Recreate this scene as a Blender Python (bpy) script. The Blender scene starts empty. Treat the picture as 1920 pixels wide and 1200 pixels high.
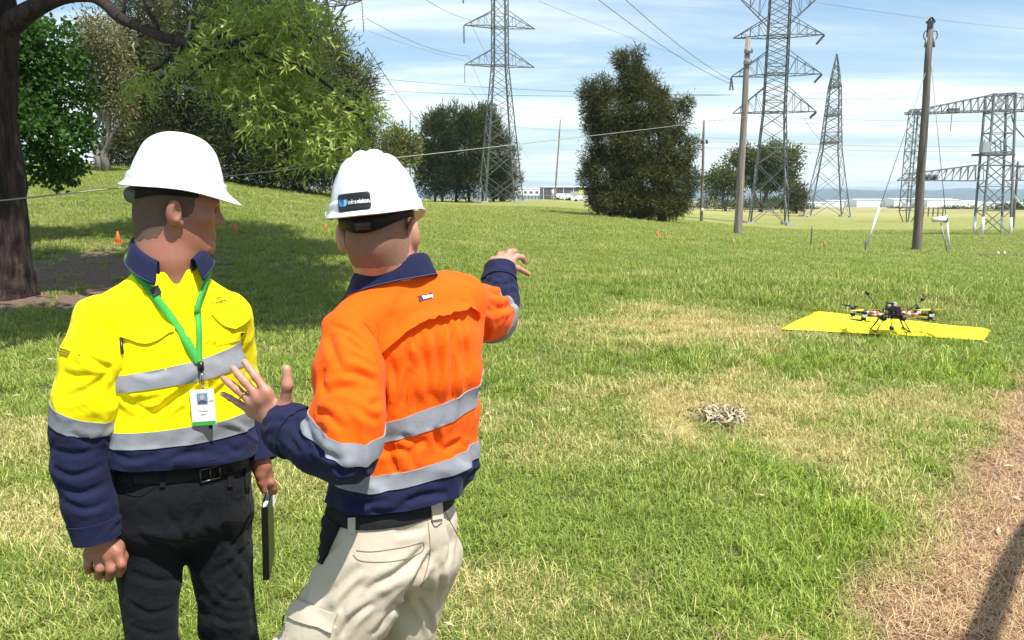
import bpy, bmesh, math, random
import numpy as np
from mathutils import Vector, Matrix
from mathutils.bvhtree import BVHTree

# ------------------------------------------------------------------ camera, sky, sun, exposure
SC = bpy.context.scene
COL = SC.collection
CAM_H = 1.75
FPX = 1450.0                       # focal length in pixels of the 1920 px wide photograph
PITCH = math.atan2(243.0, FPX)     # horizon at row 357
cam_d = bpy.data.cameras.new('camera')
cam = bpy.data.objects.new('camera', cam_d)
COL.objects.link(cam)
cam.location = (0, 0, CAM_H)
cam.rotation_euler = (math.pi / 2 - PITCH, 0, 0)
cam_d.sensor_width = 36.0
cam_d.lens = 36.0 * FPX / 1920.0
cam_d.clip_start = 0.05
cam_d.clip_end = 40000
SC.camera = cam

SUN_EL = math.radians(64)
SUN_H = Vector((0.70, -0.714, 0)).normalized()          # horizontal direction towards the sun
SUN_V = Vector((SUN_H.x * math.cos(SUN_EL), SUN_H.y * math.cos(SUN_EL), math.sin(SUN_EL)))
sun_d = bpy.data.lights.new('sun', 'SUN')
sun = bpy.data.objects.new('sun', sun_d)
COL.objects.link(sun)
sun.location = (10, -10, 30)
sun.rotation_euler = SUN_V.to_track_quat('Z', 'Y').to_euler()
sun_d.energy = 5.0
sun_d.angle = math.radians(0.53)
sun_d.color = (1.0, 0.955, 0.89)

world = bpy.data.worlds.new("World")
SC.world = world
world.use_nodes = True
wn, wl = world.node_tree.nodes, world.node_tree.links
wn.clear()
w_out = wn.new('ShaderNodeOutputWorld')
w_bg = wn.new('ShaderNodeBackground')
w_sky = wn.new('ShaderNodeTexSky')
w_sky.sky_type = 'NISHITA'
w_sky.sun_disc = False
w_sky.sun_elevation = SUN_EL
w_sky.sun_rotation = math.atan2(SUN_H.x, SUN_H.y)
w_sky.air_density = 1.0
w_sky.dust_density = 1.2
w_sky.ozone_density = 1.0
w_bg.inputs['Strength'].default_value = 0.076
# thin cirrus: noise in the plane of a high cloud layer, whiter towards the horizon
w_tc = wn.new('ShaderNodeTexCoord')
w_sep = wn.new('ShaderNodeSeparateXYZ')
wl.new(w_tc.outputs['Generated'], w_sep.inputs[0])


def wmath(op, a, b=None, c=None):
    n = wn.new('ShaderNodeMath')
    n.operation = op
    for k, v in enumerate((a, b, c)):
        if v is None:
            continue
        if isinstance(v, (int, float)):
            n.inputs[k].default_value = v
        else:
            wl.new(v, n.inputs[k])
    return n.outputs[0]


zc = wmath('ADD', wmath('MAXIMUM', w_sep.outputs['Z'], 0.0), 0.10)
cx = wmath('DIVIDE', w_sep.outputs['X'], zc)
cy = wmath('DIVIDE', w_sep.outputs['Y'], zc)
w_cmb = wn.new('ShaderNodeCombineXYZ')
wl.new(wmath('MULTIPLY', wmath('ADD', cx, wmath('MULTIPLY', cy, 0.35)), 0.33), w_cmb.inputs[0])
wl.new(wmath('MULTIPLY', cy, 1.15), w_cmb.inputs[1])
w_cmb.inputs[2].default_value = 3.7
w_n1 = wn.new('ShaderNodeTexNoise')
w_n1.inputs['Scale'].default_value = 0.85
w_n1.inputs['Detail'].default_value = 7
w_n1.inputs['Roughness'].default_value = 0.58
w_n1.inputs['Distortion'].default_value = 0.5
wl.new(w_cmb.outputs[0], w_n1.inputs['Vector'])
w_ramp = wn.new('ShaderNodeMapRange')
w_ramp.interpolation_type = 'SMOOTHSTEP'
w_ramp.inputs['From Min'].default_value = 0.40
w_ramp.inputs['From Max'].default_value = 0.66
wl.new(w_n1.outputs['Fac'], w_ramp.inputs['Value'])
w_hz = wn.new('ShaderNodeMapRange')
w_hz.inputs['From Min'].default_value = 0.0
w_hz.inputs['From Max'].default_value = 0.30
w_hz.inputs['To Min'].default_value = 0.45
w_hz.inputs['To Max'].default_value = 0.0
wl.new(w_sep.outputs['Z'], w_hz.inputs['Value'])
cl = wmath('MINIMUM', wmath('ADD', wmath('MULTIPLY', w_ramp.outputs[0], 0.80), w_hz.outputs[0]), 0.93)
w_mix = wn.new('ShaderNodeMix')
w_mix.data_type = 'RGBA'
w_tint = wn.new('ShaderNodeMix')
w_tint.data_type = 'RGBA'
w_tint.blend_type = 'MULTIPLY'
w_tint.inputs[0].default_value = 1.0
wl.new(w_sky.outputs[0], w_tint.inputs[6])
w_tint.inputs[7].default_value = (1.02, 1.32, 1.45, 1)
wl.new(cl, w_mix.inputs[0])
wl.new(w_tint.outputs[2], w_mix.inputs[6])
w_mix.inputs[7].default_value = (9.4, 10.4, 10.8, 1)
wl.new(w_mix.outputs[2], w_bg.inputs['Color'])
wl.new(w_bg.outputs[0], w_out.inputs['Surface'])

SC.view_settings.view_transform = 'Standard'
SC.view_settings.look = 'None'
SC.view_settings.exposure = 0.64
SC.view_settings.gamma = 1.0
SC.view_settings.use_curve_mapping = False
SC.render.engine = 'CYCLES'
SC.cycles.max_bounces = 8
SC.cycles.transparent_max_bounces = 8
SC.cycles.use_denoising = True

# ------------------------------------------------------------------ helpers
RNG = np.random.default_rng(7)
random.seed(7)
SP, CP = math.sin(PITCH), math.cos(PITCH)


def ray(px, py):
    u = (px - 960.0) / FPX
    v = (py - 600.0) / FPX
    return Vector((u, CP - v * SP, -SP - v * CP))


def W(px, py, Y):
    """world point at forward distance Y that the photograph shows at (px, py)"""
    r = ray(px, py)
    return Vector((0, 0, CAM_H)) + r * (Y / r.y)


def A(*p):
    return np.array(p, dtype=np.float64)


def lerp(a, b, t):
    return a + (b - a) * t


def sstep(a, b, x):
    t = np.clip((x - a) / (b - a), 0, 1)
    return t * t * (3 - 2 * t)


_PERM = np.random.default_rng(11).permutation(256).astype(np.int64)
_PERM = np.concatenate([_PERM, _PERM, _PERM])
_GR = np.random.default_rng(12).normal(size=(256, 3))
_GR /= np.linalg.norm(_GR, axis=1)[:, None]


def noise3(p):
    """gradient noise, about -0.7..0.7, vectorised"""
    p = np.asarray(p, dtype=np.float64)
    i = np.floor(p).astype(np.int64)
    f = p - i
    w = f * f * f * (f * (f * 6 - 15) + 10)
    i &= 255
    out = np.zeros(len(p))
    for dx in (0, 1):
        for dy in (0, 1):
            for dz in (0, 1):
                h = _PERM[_PERM[_PERM[(i[:, 0] + dx) & 255] + ((i[:, 1] + dy) & 255)] + ((i[:, 2] + dz) & 255)]
                g = _GR[h]
                d = g[:, 0] * (f[:, 0] - dx) + g[:, 1] * (f[:, 1] - dy) + g[:, 2] * (f[:, 2] - dz)
                wx = w[:, 0] if dx else 1 - w[:, 0]
                wy = w[:, 1] if dy else 1 - w[:, 1]
                wz = w[:, 2] if dz else 1 - w[:, 2]
                out += d * wx * wy * wz
    return out


def fbm(p, octaves=3, gain=0.5):
    s, a, p = 0, 1.0, np.asarray(p, dtype=np.float64)
    for k in range(octaves):
        s = s + a * noise3(p + 17.3 * k)
        p = p * 2.03
        a *= gain
    return s


def tag(o, label=None, cat=None, group=None, kind=None):
    if label: o['label'] = label
    if cat: o['category'] = cat
    if group: o['group'] = group
    if kind: o['kind'] = kind
    return o


def link(o, parent=None):
    COL.objects.link(o)
    if parent is not None:
        o.parent = parent
        o.matrix_parent_inverse = Matrix.Translation(parent_world(parent)).inverted()
    return o


def parent_world(o):
    loc = Vector(o.location)
    return loc


def thing(name, label, cat, loc=(0, 0, 0), group=None):
    o = bpy.data.objects.new(name, None)
    o.empty_display_size = 0.2
    o.location = loc
    COL.objects.link(o)
    return tag(o, label, cat, group)


def mesh_from(name, V, F, mats=None, smooth=True, fmat=None, attrs=None):
    """V (n,3); F an (m,k) int array or a list of index tuples"""
    me = bpy.data.meshes.new(name)
    V = np.asarray(V, dtype=np.float32)
    if isinstance(F, np.ndarray):
        m, k = F.shape
        me.vertices.add(len(V))
        me.vertices.foreach_set('co', V.ravel())
        me.loops.add(m * k)
        me.loops.foreach_set('vertex_index', F.astype(np.int32).ravel())
        me.polygons.add(m)
        me.polygons.foreach_set('loop_start', np.arange(0, m * k, k, dtype=np.int32))
        me.polygons.foreach_set('loop_total', np.full(m, k, dtype=np.int32))
    else:
        me.from_pydata([tuple(v) for v in V], [], [tuple(int(i) for i in f) for f in F])
    me.update(calc_edges=True)
    n = len(me.polygons)
    me.polygons.foreach_set('use_smooth', np.full(n, smooth, dtype=bool))
    if fmat is not None:
        me.polygons.foreach_set('material_index', np.asarray(fmat, dtype=np.int32))
    for m_ in (mats if isinstance(mats, (list, tuple)) else [mats]):
        if m_ is not None:
            me.materials.append(m_)
    for an, av in (attrs or {}).items():
        at = me.attributes.new(an, 'FLOAT', 'POINT')
        at.data.foreach_set('value', np.asarray(av, dtype=np.float32))
    return me


def obj(name, V, F, mats=None, parent=None, smooth=True, fmat=None, attrs=None):
    """a mesh object; V in world space, parented without moving it"""
    o = bpy.data.objects.new(name, mesh_from(name, V, F, mats, smooth, fmat, attrs))
    return attach(o, parent)


def attach(o, parent):
    COL.objects.link(o)
    if parent is not None:
        o.parent = parent
        L, p = Vector((0, 0, 0)), parent
        while p is not None:
            L += Vector(p.location)
            p = p.parent
        o.location = -L
    return o


class MB:
    """mesh builder: collects shapes, builds ONE mesh"""
    def __init__(s):
        s.V, s.F, s.M, s.S = [], [], [], []

    def add(s, V, F, m=0, sm=False):
        b = len(s.V)
        s.V += [tuple(v) for v in V]
        for f in F:
            s.F.append(tuple(int(i) + b for i in f))
            s.M.append(m)
            s.S.append(sm)
        return s

    def box(s, c, size, R=None, m=0):
        c = Vector(c)
        V = []
        for dz in (-.5, .5):
            for dy in (-.5, .5):
                for dx in (-.5, .5):
                    v = Vector((dx * size[0], dy * size[1], dz * size[2]))
                    V.append(c + (R @ v if R is not None else v))
        return s.add(V, [(0, 2, 3, 1), (4, 5, 7, 6), (0, 1, 5, 4), (2, 6, 7, 3), (0, 4, 6, 2), (1, 3, 7, 5)], m)

    def bar(s, a, b, w, h=None, m=0):
        """square bar from a to b"""
        a, b = Vector(a), Vector(b)
        d = (b - a)
        L = d.length
        if L < 1e-6: return s
        R = d.to_track_quat('Z', 'X').to_matrix()
        return s.box((a + b) / 2, (w, h or w, L), R, m)

    def angle(s, a, b, w, m=0):
        """steel angle (L section) from a to b: two thin flanges"""
        a, b = Vector(a), Vector(b)
        d = (b - a)
        if d.length < 1e-6: return s
        R = d.to_track_quat('Z', 'X').to_matrix()
        t = w * 0.18
        c = (a + b) / 2
        s.box(c + R @ Vector((0, -w / 2, 0)), (w, t, d.length), R, m)
        s.box(c + R @ Vector((-w / 2, t / 2 + .001, 0)), (t, w, d.length), R, m)
        return s

    def tube(s, pts, rad, n=8, m=0, cap=True):
        V, F = tube(pts, rad, n, cap)
        return s.add(V, F, m, True)

    def build(s, name, mats=None, parent=None, smooth=None):
        o = bpy.data.objects.new(name, None)
        me = bpy.data.meshes.new(name)
        me.from_pydata(s.V, [], s.F)
        for mm in (mats if isinstance(mats, (list, tuple)) else [mats]):
            if mm is not None: me.materials.append(mm)
        me.polygons.foreach_set('material_index', np.array(s.M, dtype=np.int32))
        me.polygons.foreach_set('use_smooth', np.array(s.S if smooth is None else [smooth] * len(s.S), dtype=bool))
        me.update()
        bpy.data.objects.remove(o)
        return attach(bpy.data.objects.new(name, me), parent)


def tube(pts, rad, n=8, cap=True, wob=0.0):
    pts = [Vector(p) for p in pts]
    k = len(pts)
    if not hasattr(rad, '__len__'): rad = [rad] * k
    V, F = [], []
    t0 = (pts[1] - pts[0]).normalized()
    up = Vector((0, 0, 1)) if abs(t0.z) < .9 else Vector((1, 0, 0))
    x = t0.cross(up).normalized()
    for i in range(k):
        t = (pts[min(i + 1, k - 1)] - pts[max(i - 1, 0)]).normalized()
        x = (x - t * x.dot(t)).normalized()
        y = t.cross(x)
        for j in range(n):
            a = 2 * math.pi * j / n
            r = rad[i] * (1 + wob * math.sin(3.1 * a + i * 1.7) + wob * .7 * math.sin(5.3 * a - i * .9))
            V.append(pts[i] + (x * math.cos(a) + y * math.sin(a)) * r)
    for i in range(k - 1):
        for j in range(n):
            F.append((i * n + j, i * n + (j + 1) % n, (i + 1) * n + (j + 1) % n, (i + 1) * n + j))
    if cap:
        F.append(tuple(range(n))[::-1])
        F.append(tuple((k - 1) * n + j for j in range(n)))
    return V, F


def spline(pts, m=8):
    """Catmull-Rom through points (any dimension), m samples a segment"""
    P = np.array([list(p) for p in pts], dtype=np.float64)
    out = []
    n = len(P)
    for i in range(n - 1):
        p0, p1, p2, p3 = P[max(i - 1, 0)], P[i], P[i + 1], P[min(i + 2, n - 1)]
        for j in range(m):
            t = j / m
            out.append(.5 * ((2 * p1) + (p2 - p0) * t + (2 * p0 - 5 * p1 + 4 * p2 - p3) * t * t + (3 * p1 - p0 - 3 * p2 + p3) * t ** 3))
    out.append(P[-1])
    return np.array(out)


# ------------------------------------------------------------------ materials
class NT:
    def __init__(s, name):
        s.m = bpy.data.materials.new(name)
        s.m.use_nodes = True
        s.n, s.l = s.m.node_tree.nodes, s.m.node_tree.links
        s.n.clear()
        s.out = s.n.new('ShaderNodeOutputMaterial')

    def node(s, t, **kw):
        n = s.n.new(t)
        for k, v in kw.items():
            if hasattr(n, k) and k not in n.inputs: setattr(n, k, v)
        return n

    def put(s, sock, v):
        if hasattr(v, 'is_output'): s.l.new(v, sock)
        elif isinstance(v, (tuple, list)) and len(v) == 3 and sock.type == 'RGBA': sock.default_value = (*v, 1)
        else: sock.default_value = v

    def math(s, op, a, b=0.0, clamp=False):
        n = s.n.new('ShaderNodeMath'); n.operation = op; n.use_clamp = clamp
        s.put(n.inputs[0], a); s.put(n.inputs[1], b)
        return n.outputs[0]

    def mix(s, f, a, b, mode='MIX'):
        n = s.n.new('ShaderNodeMix'); n.data_type = 'RGBA'; n.blend_type = mode
        s.put(n.inputs[0], f); s.put(n.inputs[6], a); s.put(n.inputs[7], b)
        return n.outputs[2]

    def noise(s, scale, detail=4, rough=.55, vec=None, dist=0.0):
        n = s.n.new('ShaderNodeTexNoise')
        n.inputs['Scale'].default_value = scale; n.inputs['Detail'].default_value = detail
        n.inputs['Roughness'].default_value = rough; n.inputs['Distortion'].default_value = dist
        s.l.new(vec if vec is not None else s.co(), n.inputs['Vector'])
        return n.outputs['Fac']

    def co(s, sc=None):
        if not hasattr(s, '_co'): s._co = s.n.new('ShaderNodeTexCoord').outputs['Object']
        if sc is None: return s._co
        n = s.n.new('ShaderNodeMapping'); n.inputs['Scale'].default_value = sc
        s.l.new(s._co, n.inputs['Vector'])
        return n.outputs[0]

    def ramp(s, f, lo, hi, a=0.0, b=1.0):
        n = s.n.new('ShaderNodeMapRange'); n.interpolation_type = 'SMOOTHSTEP'
        s.put(n.inputs['Value'], f)
        for k, v in (('From Min', lo), ('From Max', hi), ('To Min', a), ('To Max', b)): n.inputs[k].default_value = v
        return n.outputs[0]

    def attr(s, name, typ='GEOMETRY'):
        n = s.n.new('ShaderNodeAttribute'); n.attribute_name = name; n.attribute_type = typ
        return n.outputs['Fac']

    def bump(s, h, strength=.3, dist=.01):
        n = s.n.new('ShaderNodeBump'); n.inputs['Strength'].default_value = strength; n.inputs['Distance'].default_value = dist
        s.l.new(h, n.inputs['Height'])
        return n.outputs[0]

    def pbr(s, col, rough=.6, metal=0.0, normal=None, **kw):
        b = s.n.new('ShaderNodeBsdfPrincipled')
        s.put(b.inputs['Base Color'], col); s.put(b.inputs['Roughness'], rough); s.put(b.inputs['Metallic'], metal)
        if normal is not None: s.l.new(normal, b.inputs['Normal'])
        for k, v in kw.items(): s.put(b.inputs[k.replace('_', ' ')], v)
        s.l.new(b.outputs[0], s.out.inputs['Surface'])
        s.b = b
        return s.m


def plain(name, col, rough=.6, metal=0.0, var=.25, scale=6.0, bump=0.0, bscale=60.0, **kw):
    t = NT(name)
    c = t.mix(t.noise(scale), tuple(x * (1 - var) for x in col), tuple(min(1, x * (1 + var)) for x in col))
    nrm = t.bump(t.noise(bscale), bump, .01) if bump else None
    return t.pbr(c, rough, metal, nrm, **kw)


def cloth(name, col, weave=900.0, rough=.85, crease=.35, var=.10, sheen=.04, soil=None):
    t = NT(name)
    c = t.mix(t.noise(9, 5), tuple(x * (1 - var) for x in col), tuple(min(1, x * (1 + var * .6)) for x in col))
    if soil is not None:            # faint work stains
        c = t.mix(t.ramp(t.noise(21, 4, .6), .66, .80, 0, .55), c, soil)
    fine = t.noise(17, 5, .55, dist=1.2)
    h = t.math('ADD', fine, t.math('MULTIPLY', t.noise(700, 2), .06))
    return t.pbr(c, rough, 0, t.bump(h, crease, .012), Sheen_Weight=sheen, Specular_IOR_Level=.18)


def leafmat(name, dark, light, trans=.35, rough=.55, dry=None, spec=.15):
    t = NT(name)
    c = t.mix(t.attr('tone'), dark, light)
    if dry is not None:
        c = t.mix(t.ramp(t.attr('dryness'), .5, .9), c, dry)
    b = t.n.new('ShaderNodeBsdfPrincipled')
    t.put(b.inputs['Base Color'], c); b.inputs['Roughness'].default_value = rough; b.inputs['Specular IOR Level'].default_value = spec
    tr = t.n.new('ShaderNodeBsdfTranslucent')
    t.l.new(t.mix(.5, c, (light[0] * 1.3, light[1] * 1.3, light[2] * .7)), tr.inputs['Color'])
    mx = t.n.new('ShaderNodeMixShader'); mx.inputs[0].default_value = trans
    t.l.new(b.outputs[0], mx.inputs[1]); t.l.new(tr.outputs[0], mx.inputs[2])
    t.l.new(mx.outputs[0], t.out.inputs['Surface'])
    return t.m


# ------------------------------------------------------------------ implicit surfaces (people, hands)
def p_cap(a, b, ra, rb=None, k=.02):
    a, b = A(*a), A(*b); rb = ra if rb is None else rb

    def f(p):
        d = b - a
        t = np.clip((p - a) @ d / max(d @ d, 1e-12), 0, 1)
        return np.linalg.norm(p - a - t[:, None] * d, axis=1) - (ra + (rb - ra) * t)
    return f, k


def p_ell(c, r, R=None, k=.02):
    c, r = A(*c), A(*r)

    def f(p):
        q = p - c
        if R is not None: q = q @ R            # columns of R are the local axes
        k0 = np.linalg.norm(q / r, axis=1)
        k1 = np.linalg.norm(q / (r * r), axis=1)
        return k0 * (k0 - 1.0) / np.maximum(k1, 1e-9)
    return f, k


def p_sec(a, b, sa, sb, xa, k=.03, e=2.3):
    """elliptical section swept from a to b; sa/sb = (half width along xa, half depth)"""
    a, b, xa = A(*a), A(*b), A(*xa)
    d = b - a
    L = np.linalg.norm(d); d = d / L
    x = xa - d * (xa @ d); x /= np.linalg.norm(x)
    y = np.cross(d, x)

    def f(p):
        q = p - a
        h = q @ d
        t = np.clip(h / L, 0, 1)
        ex = h - t * L
        rx = sa[0] + (sb[0] - sa[0]) * t
        ry = sa[1] + (sb[1] - sa[1]) * t
        u, v = np.abs(q @ x) / rx, np.abs(q @ y) / ry
        m = np.minimum(rx, ry)
        kk = (u ** e + v ** e) ** (1 / e)
        kk = np.sqrt(kk * kk + (ex / (m * .6)) ** 2)
        # scale towards true distance
        rr = np.sqrt((q @ x) ** 2 + (q @ y) ** 2 + ex * ex)
        return (kk - 1) * np.clip(rr / np.maximum(kk, .3), m * .5, np.maximum(rx, ry))
    return f, k


def sdf_eval(prims, p):
    d = None
    for f, k in prims:
        e = f(p)
        sub = k < 0
        if d is None:
            d = e; continue
        k = abs(k)
        if sub:
            e = -e
            h = np.maximum(k - np.abs(d - e), 0) / k
            d = np.maximum(d, e) + h * h * k * .25
        else:
            h = np.maximum(k - np.abs(d - e), 0) / k
            d = np.minimum(d, e) - h * h * k * .25
    return d


def surface_nets(prims, lo, hi, h):
    lo, hi = A(*lo), A(*hi)
    q = 4
    nb = np.ceil((hi - lo) / (h * q)).astype(int)
    n = nb * q + 1
    # coarse pass on block centres
    bi = np.stack(np.meshgrid(*[np.arange(k) for k in nb], indexing='ij'), -1).reshape(-1, 3)
    cd = sdf_eval(prims, lo + (bi + .5) * q * h)
    D = np.repeat(np.repeat(np.repeat(cd.reshape(nb), q, 0), q, 1), q, 2).astype(np.float32)
    D = np.pad(D, ((0, 1), (0, 1), (0, 1)), mode='edge')
    act = np.abs(cd) < h * q * 1.25
    mask = np.zeros(n, bool)
    ab = bi[act]
    off = np.stack(np.meshgrid(*[np.arange(q + 1)] * 3, indexing='ij'), -1).reshape(-1, 3)
    for o in off:
        mask[ab[:, 0] * q + o[0], ab[:, 1] * q + o[1], ab[:, 2] * q + o[2]] = True
    idx = np.argwhere(mask)
    val = np.empty(len(idx), np.float32)
    for s in range(0, len(idx), 200000):
        val[s:s + 200000] = sdf_eval(prims, lo + idx[s:s + 200000] * h)
    D[mask] = val
    S = D < 0
    # cells with a sign change
    cnt = np.zeros(n - 1, np.int8)
    for dx in (0, 1):
        for dy in (0, 1):
            for dz in (0, 1):
                cnt += S[dx:n[0] - 1 + dx, dy:n[1] - 1 + dy, dz:n[2] - 1 + dz]
    act = (cnt > 0) & (cnt < 8)
    cells = np.argwhere(act)
    vid = np.full(n - 1, -1, np.int32)
    vid[act] = np.arange(len(cells), dtype=np.int32)
    acc = np.zeros((len(cells), 3)); num = np.zeros(len(cells))
    cor = [(i, j, k) for i in (0, 1) for j in (0, 1) for k in (0, 1)]
    for c0 in cor:
        for ax in range(3):
            if c0[ax]: continue
            c1 = list(c0); c1[ax] = 1
            d0 = D[cells[:, 0] + c0[0], cells[:, 1] + c0[1], cells[:, 2] + c0[2]].astype(np.float64)
            d1 = D[cells[:, 0] + c1[0], cells[:, 1] + c1[1], cells[:, 2] + c1[2]].astype(np.float64)
            x = (d0 < 0) != (d1 < 0)
            t = np.where(x, d0 / np.where(d0 == d1, 1, d0 - d1), 0)
            pt = np.tile(A(*c0), (len(cells), 1)); pt[:, ax] += t
            acc += pt * x[:, None]; num += x
    V = lo + (cells + acc / num[:, None]) * h
    Q = []
    for ax in range(3):
        s0 = [slice(None)] * 3; s1 = [slice(None)] * 3
        s0[ax] = slice(0, n[ax] - 1); s1[ax] = slice(1, n[ax])
        a_, b_ = S[tuple(s0)], S[tuple(s1)]
        ed = np.argwhere(a_ != b_)
        u, v = (ax + 1) % 3, (ax + 2) % 3
        ok = (ed[:, u] > 0) & (ed[:, v] > 0) & (ed[:, u] < n[u] - 1) & (ed[:, v] < n[v] - 1)
        ed = ed[ok]
        fl = a_[ed[:, 0], ed[:, 1], ed[:, 2]]
        c = []
        for du, dv in ((-1, -1), (0, -1), (0, 0), (-1, 0)):
            e = ed.copy(); e[:, u] += du; e[:, v] += dv
            c.append(vid[e[:, 0], e[:, 1], e[:, 2]])
        q4 = np.stack(c, 1)
        q4[~fl] = q4[~fl][:, ::-1]
        Q.append(q4)
    Q = np.concatenate(Q)
    return V, Q


def relax(V, Q, it=2, w=.5):
    V = V.copy()
    e = np.concatenate([Q[:, [0, 1]], Q[:, [1, 2]], Q[:, [2, 3]], Q[:, [3, 0]]])
    deg = np.bincount(e.ravel(), minlength=len(V)).astype(float)[:, None]
    for _ in range(it):
        s = np.zeros_like(V)
        for ax in range(3):
            s[:, ax] = np.bincount(e[:, 0], V[e[:, 1], ax], len(V)) + np.bincount(e[:, 1], V[e[:, 0], ax], len(V))
        V = V + w * (s / np.maximum(deg, 1) - V)
    return V


def vnormals(V, Q):
    a = V[Q[:, 2]] - V[Q[:, 0]]; b = V[Q[:, 3]] - V[Q[:, 1]] if Q.shape[1] == 4 else V[Q[:, 1]] - V[Q[:, 0]]
    fn = np.cross(a, b) if Q.shape[1] == 4 else np.cross(b, a)
    N = np.zeros_like(V)
    for k in range(Q.shape[1]):
        for ax in range(3):
            N[:, ax] += np.bincount(Q[:, k], fn[:, ax], len(V))
    return N / np.maximum(np.linalg.norm(N, axis=1), 1e-12)[:, None]


def clip(V, F, s, keep_above, extra=None):
    """cut polygons where scalar s crosses 0, keep s>0 (or <0): returns V, F(list), source weights"""
    sg = s if keep_above else -s
    V = np.asarray(V)
    F = list(map(tuple, F))
    newV = []; cache = {}; used = {}
    src = []

    def old(i):
        if i not in used:
            used[i] = len(newV); newV.append(V[i]); src.append((i, i, 0.0))
        return used[i]

    def cut(i, j):
        key = (min(i, j), max(i, j))
        if key not in cache:
            a, b = key
            t = sg[a] / (sg[a] - sg[b])
            cache[key] = len(newV); newV.append(V[a] + (V[b] - V[a]) * t); src.append((a, b, t))
        return cache[key]
    inside = sg > 0
    out = []
    for f in F:
        fl = [inside[i] for i in f]
        if not any(fl): continue
        if all(fl):
            out.append(tuple(old(i) for i in f)); continue
        poly = []
        for a in range(len(f)):
            i, j = f[a], f[(a + 1) % len(f)]
            if inside[i]: poly.append(old(i))
            if inside[i] != inside[j]: poly.append(cut(i, j))
        if len(poly) > 2: out.append(tuple(poly))
    src = np.array(src) if src else np.zeros((0, 3))

    def carry(x):
        if not len(src): return x[:0]
        a, b, t = src[:, 0].astype(int), src[:, 1].astype(int), src[:, 2]
        if x.ndim > 1: t = t[:, None]
        return x[a] + (x[b] - x[a]) * t
    return np.array(newV), out, carry
# ------------------------------------------------------------------ terrain
T_D = np.array([0, 12, 20, 30, 40, 50, 70, 95, 120, 150, 200, 300, 600, 1000, 2500, 7000], float)
T_U = np.array([-1.2, -.5, -.3, -.1, .06, .16, .35, .6, 1.2])
T_Z = np.array([
    # 0 12  20   30    40    50    70    95    120   150   200   300   600   1000  2500  7000
    [0, 0, .60, 1.6, 2.70, 3.60, 4.60, 5.6, 5.8, 5.0, 2.5, -2.0, -10.0, -18, -40, -82],
    [0, 0, .42, 1.3, 2.35, 3.20, 3.90, 4.6, 4.8, 4.0, 2.0, -2.0, -10.0, -18, -40, -82],
    [0, 0, .28, .90, 1.50, 1.90, 2.10, 2.1, 1.9, 1.2, 0.0, -3.0, -10.0, -18, -40, -82],
    [0, 0, .10, .25, .40, .50, .50, .25, .05, 0.0, -.6, -3.0, -10.0, -18, -40, -82],
    [0, 0, .00, .00, .05, .10, .10, .00, -.05, -.10, -.8, -2.8, -10.0, -18, -40, -82],
    [0, 0, .00, -.05, -.15, -.25, -.6, -1.1, -1.5, -1.9, -2.6, -4.6, -11.0, -19, -40, -82],
    [0, 0, -.15, -.48, -.85, -1.22, -1.85, -2.4, -2.8, -3.2, -3.7, -5.5, -12.0, -20, -41, -84],
    [0, 0, -.30, -.85, -1.20, -1.45, -1.95, -2.4, -2.8, -3.2, -3.7, -5.5, -12.0, -20, -41, -84],
    [0, 0, -.35, -.90, -1.30, -1.60, -2.10, -2.6, -3.0, -3.4, -3.9, -5.5, -12.0, -20, -41, -84]], float)
_sd = np.linspace(0, len(T_D) - 1, (len(T_D) - 1) * 8 + 1)
_fine_d = np.interp(_sd, np.arange(len(T_D)), T_D)
_ZD = np.stack([spline([(z,) for z in row], 8)[:, 0] for row in T_Z])            # along distance
_ZU = spline(_ZD, 8)                                                             # along direction
_fine_u = np.interp(np.linspace(0, len(T_U) - 1, (len(T_U) - 1) * 8 + 1), np.arange(len(T_U)), T_U)


def ground_z(x, y):
    x, y = np.atleast_1d(np.asarray(x, float)), np.atleast_1d(np.asarray(y, float))
    d = np.clip(np.abs(y), 0.01, 7000)
    u = np.clip(x / np.maximum(np.abs(y), 3.0), -1.2, 1.2)
    fd = np.interp(d, _fine_d, np.arange(len(_fine_d)))
    fu = np.interp(u, _fine_u, np.arange(len(_fine_u)))
    i0 = np.clip(np.floor(fu).astype(int), 0, len(_fine_u) - 2); j0 = np.clip(np.floor(fd).astype(int), 0, len(_fine_d) - 2)
    a, b = fu - i0, fd - j0
    z = (_ZU[i0, j0] * (1 - a) * (1 - b) + _ZU[i0 + 1, j0] * a * (1 - b) + _ZU[i0, j0 + 1] * (1 - a) * b + _ZU[i0 + 1, j0 + 1] * a * b)
    z = np.where(y < 0, 0.0, z)
    p = np.stack([x * .35, y * .35, np.zeros_like(x)], 1)
    bump = noise3(p) * .05 * np.clip((d - 4) / 10, .25, 1) * np.clip(1 - d / 400, 0, 1)
    return z + bump


def gz(x, y):
    return float(ground_z(x, y)[0])


def on_ground(px, Y):
    """the ground under the photograph's column px at forward distance Y"""
    u = (px - 960.0) / FPX
    x = u * (Y * CP + 0.14 * SP * 0 + 0)          # first guess
    for _ in range(4):
        z = gz(x, Y)
        d = Y * CP + (CAM_H - z) * SP
        x = u * d
    return Vector((x, Y, gz(x, Y)))


def G(px, py):
    """flat-ground point seen at (px, py)"""
    r = ray(px, py)
    return Vector((0, 0, CAM_H)) + r * (CAM_H / -r.z)


# --- ground cover: where the turf is dry, where it is worn to litter or bare soil (places on the ground, metres)
def blob(x, y, px, py, rx, ry, soft=.7):
    c = G(px, py)
    q = np.sqrt(((x - c.x) / rx) ** 2 + ((y - c.y) / ry) ** 2)
    p = np.stack([x * 1.3, y * 1.3, np.full_like(x, 3.3)], 1)
    return 1 - sstep(1 - soft, 1 + soft, q + fbm(p * 1.6, 4, .6) * 1.25)


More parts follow.
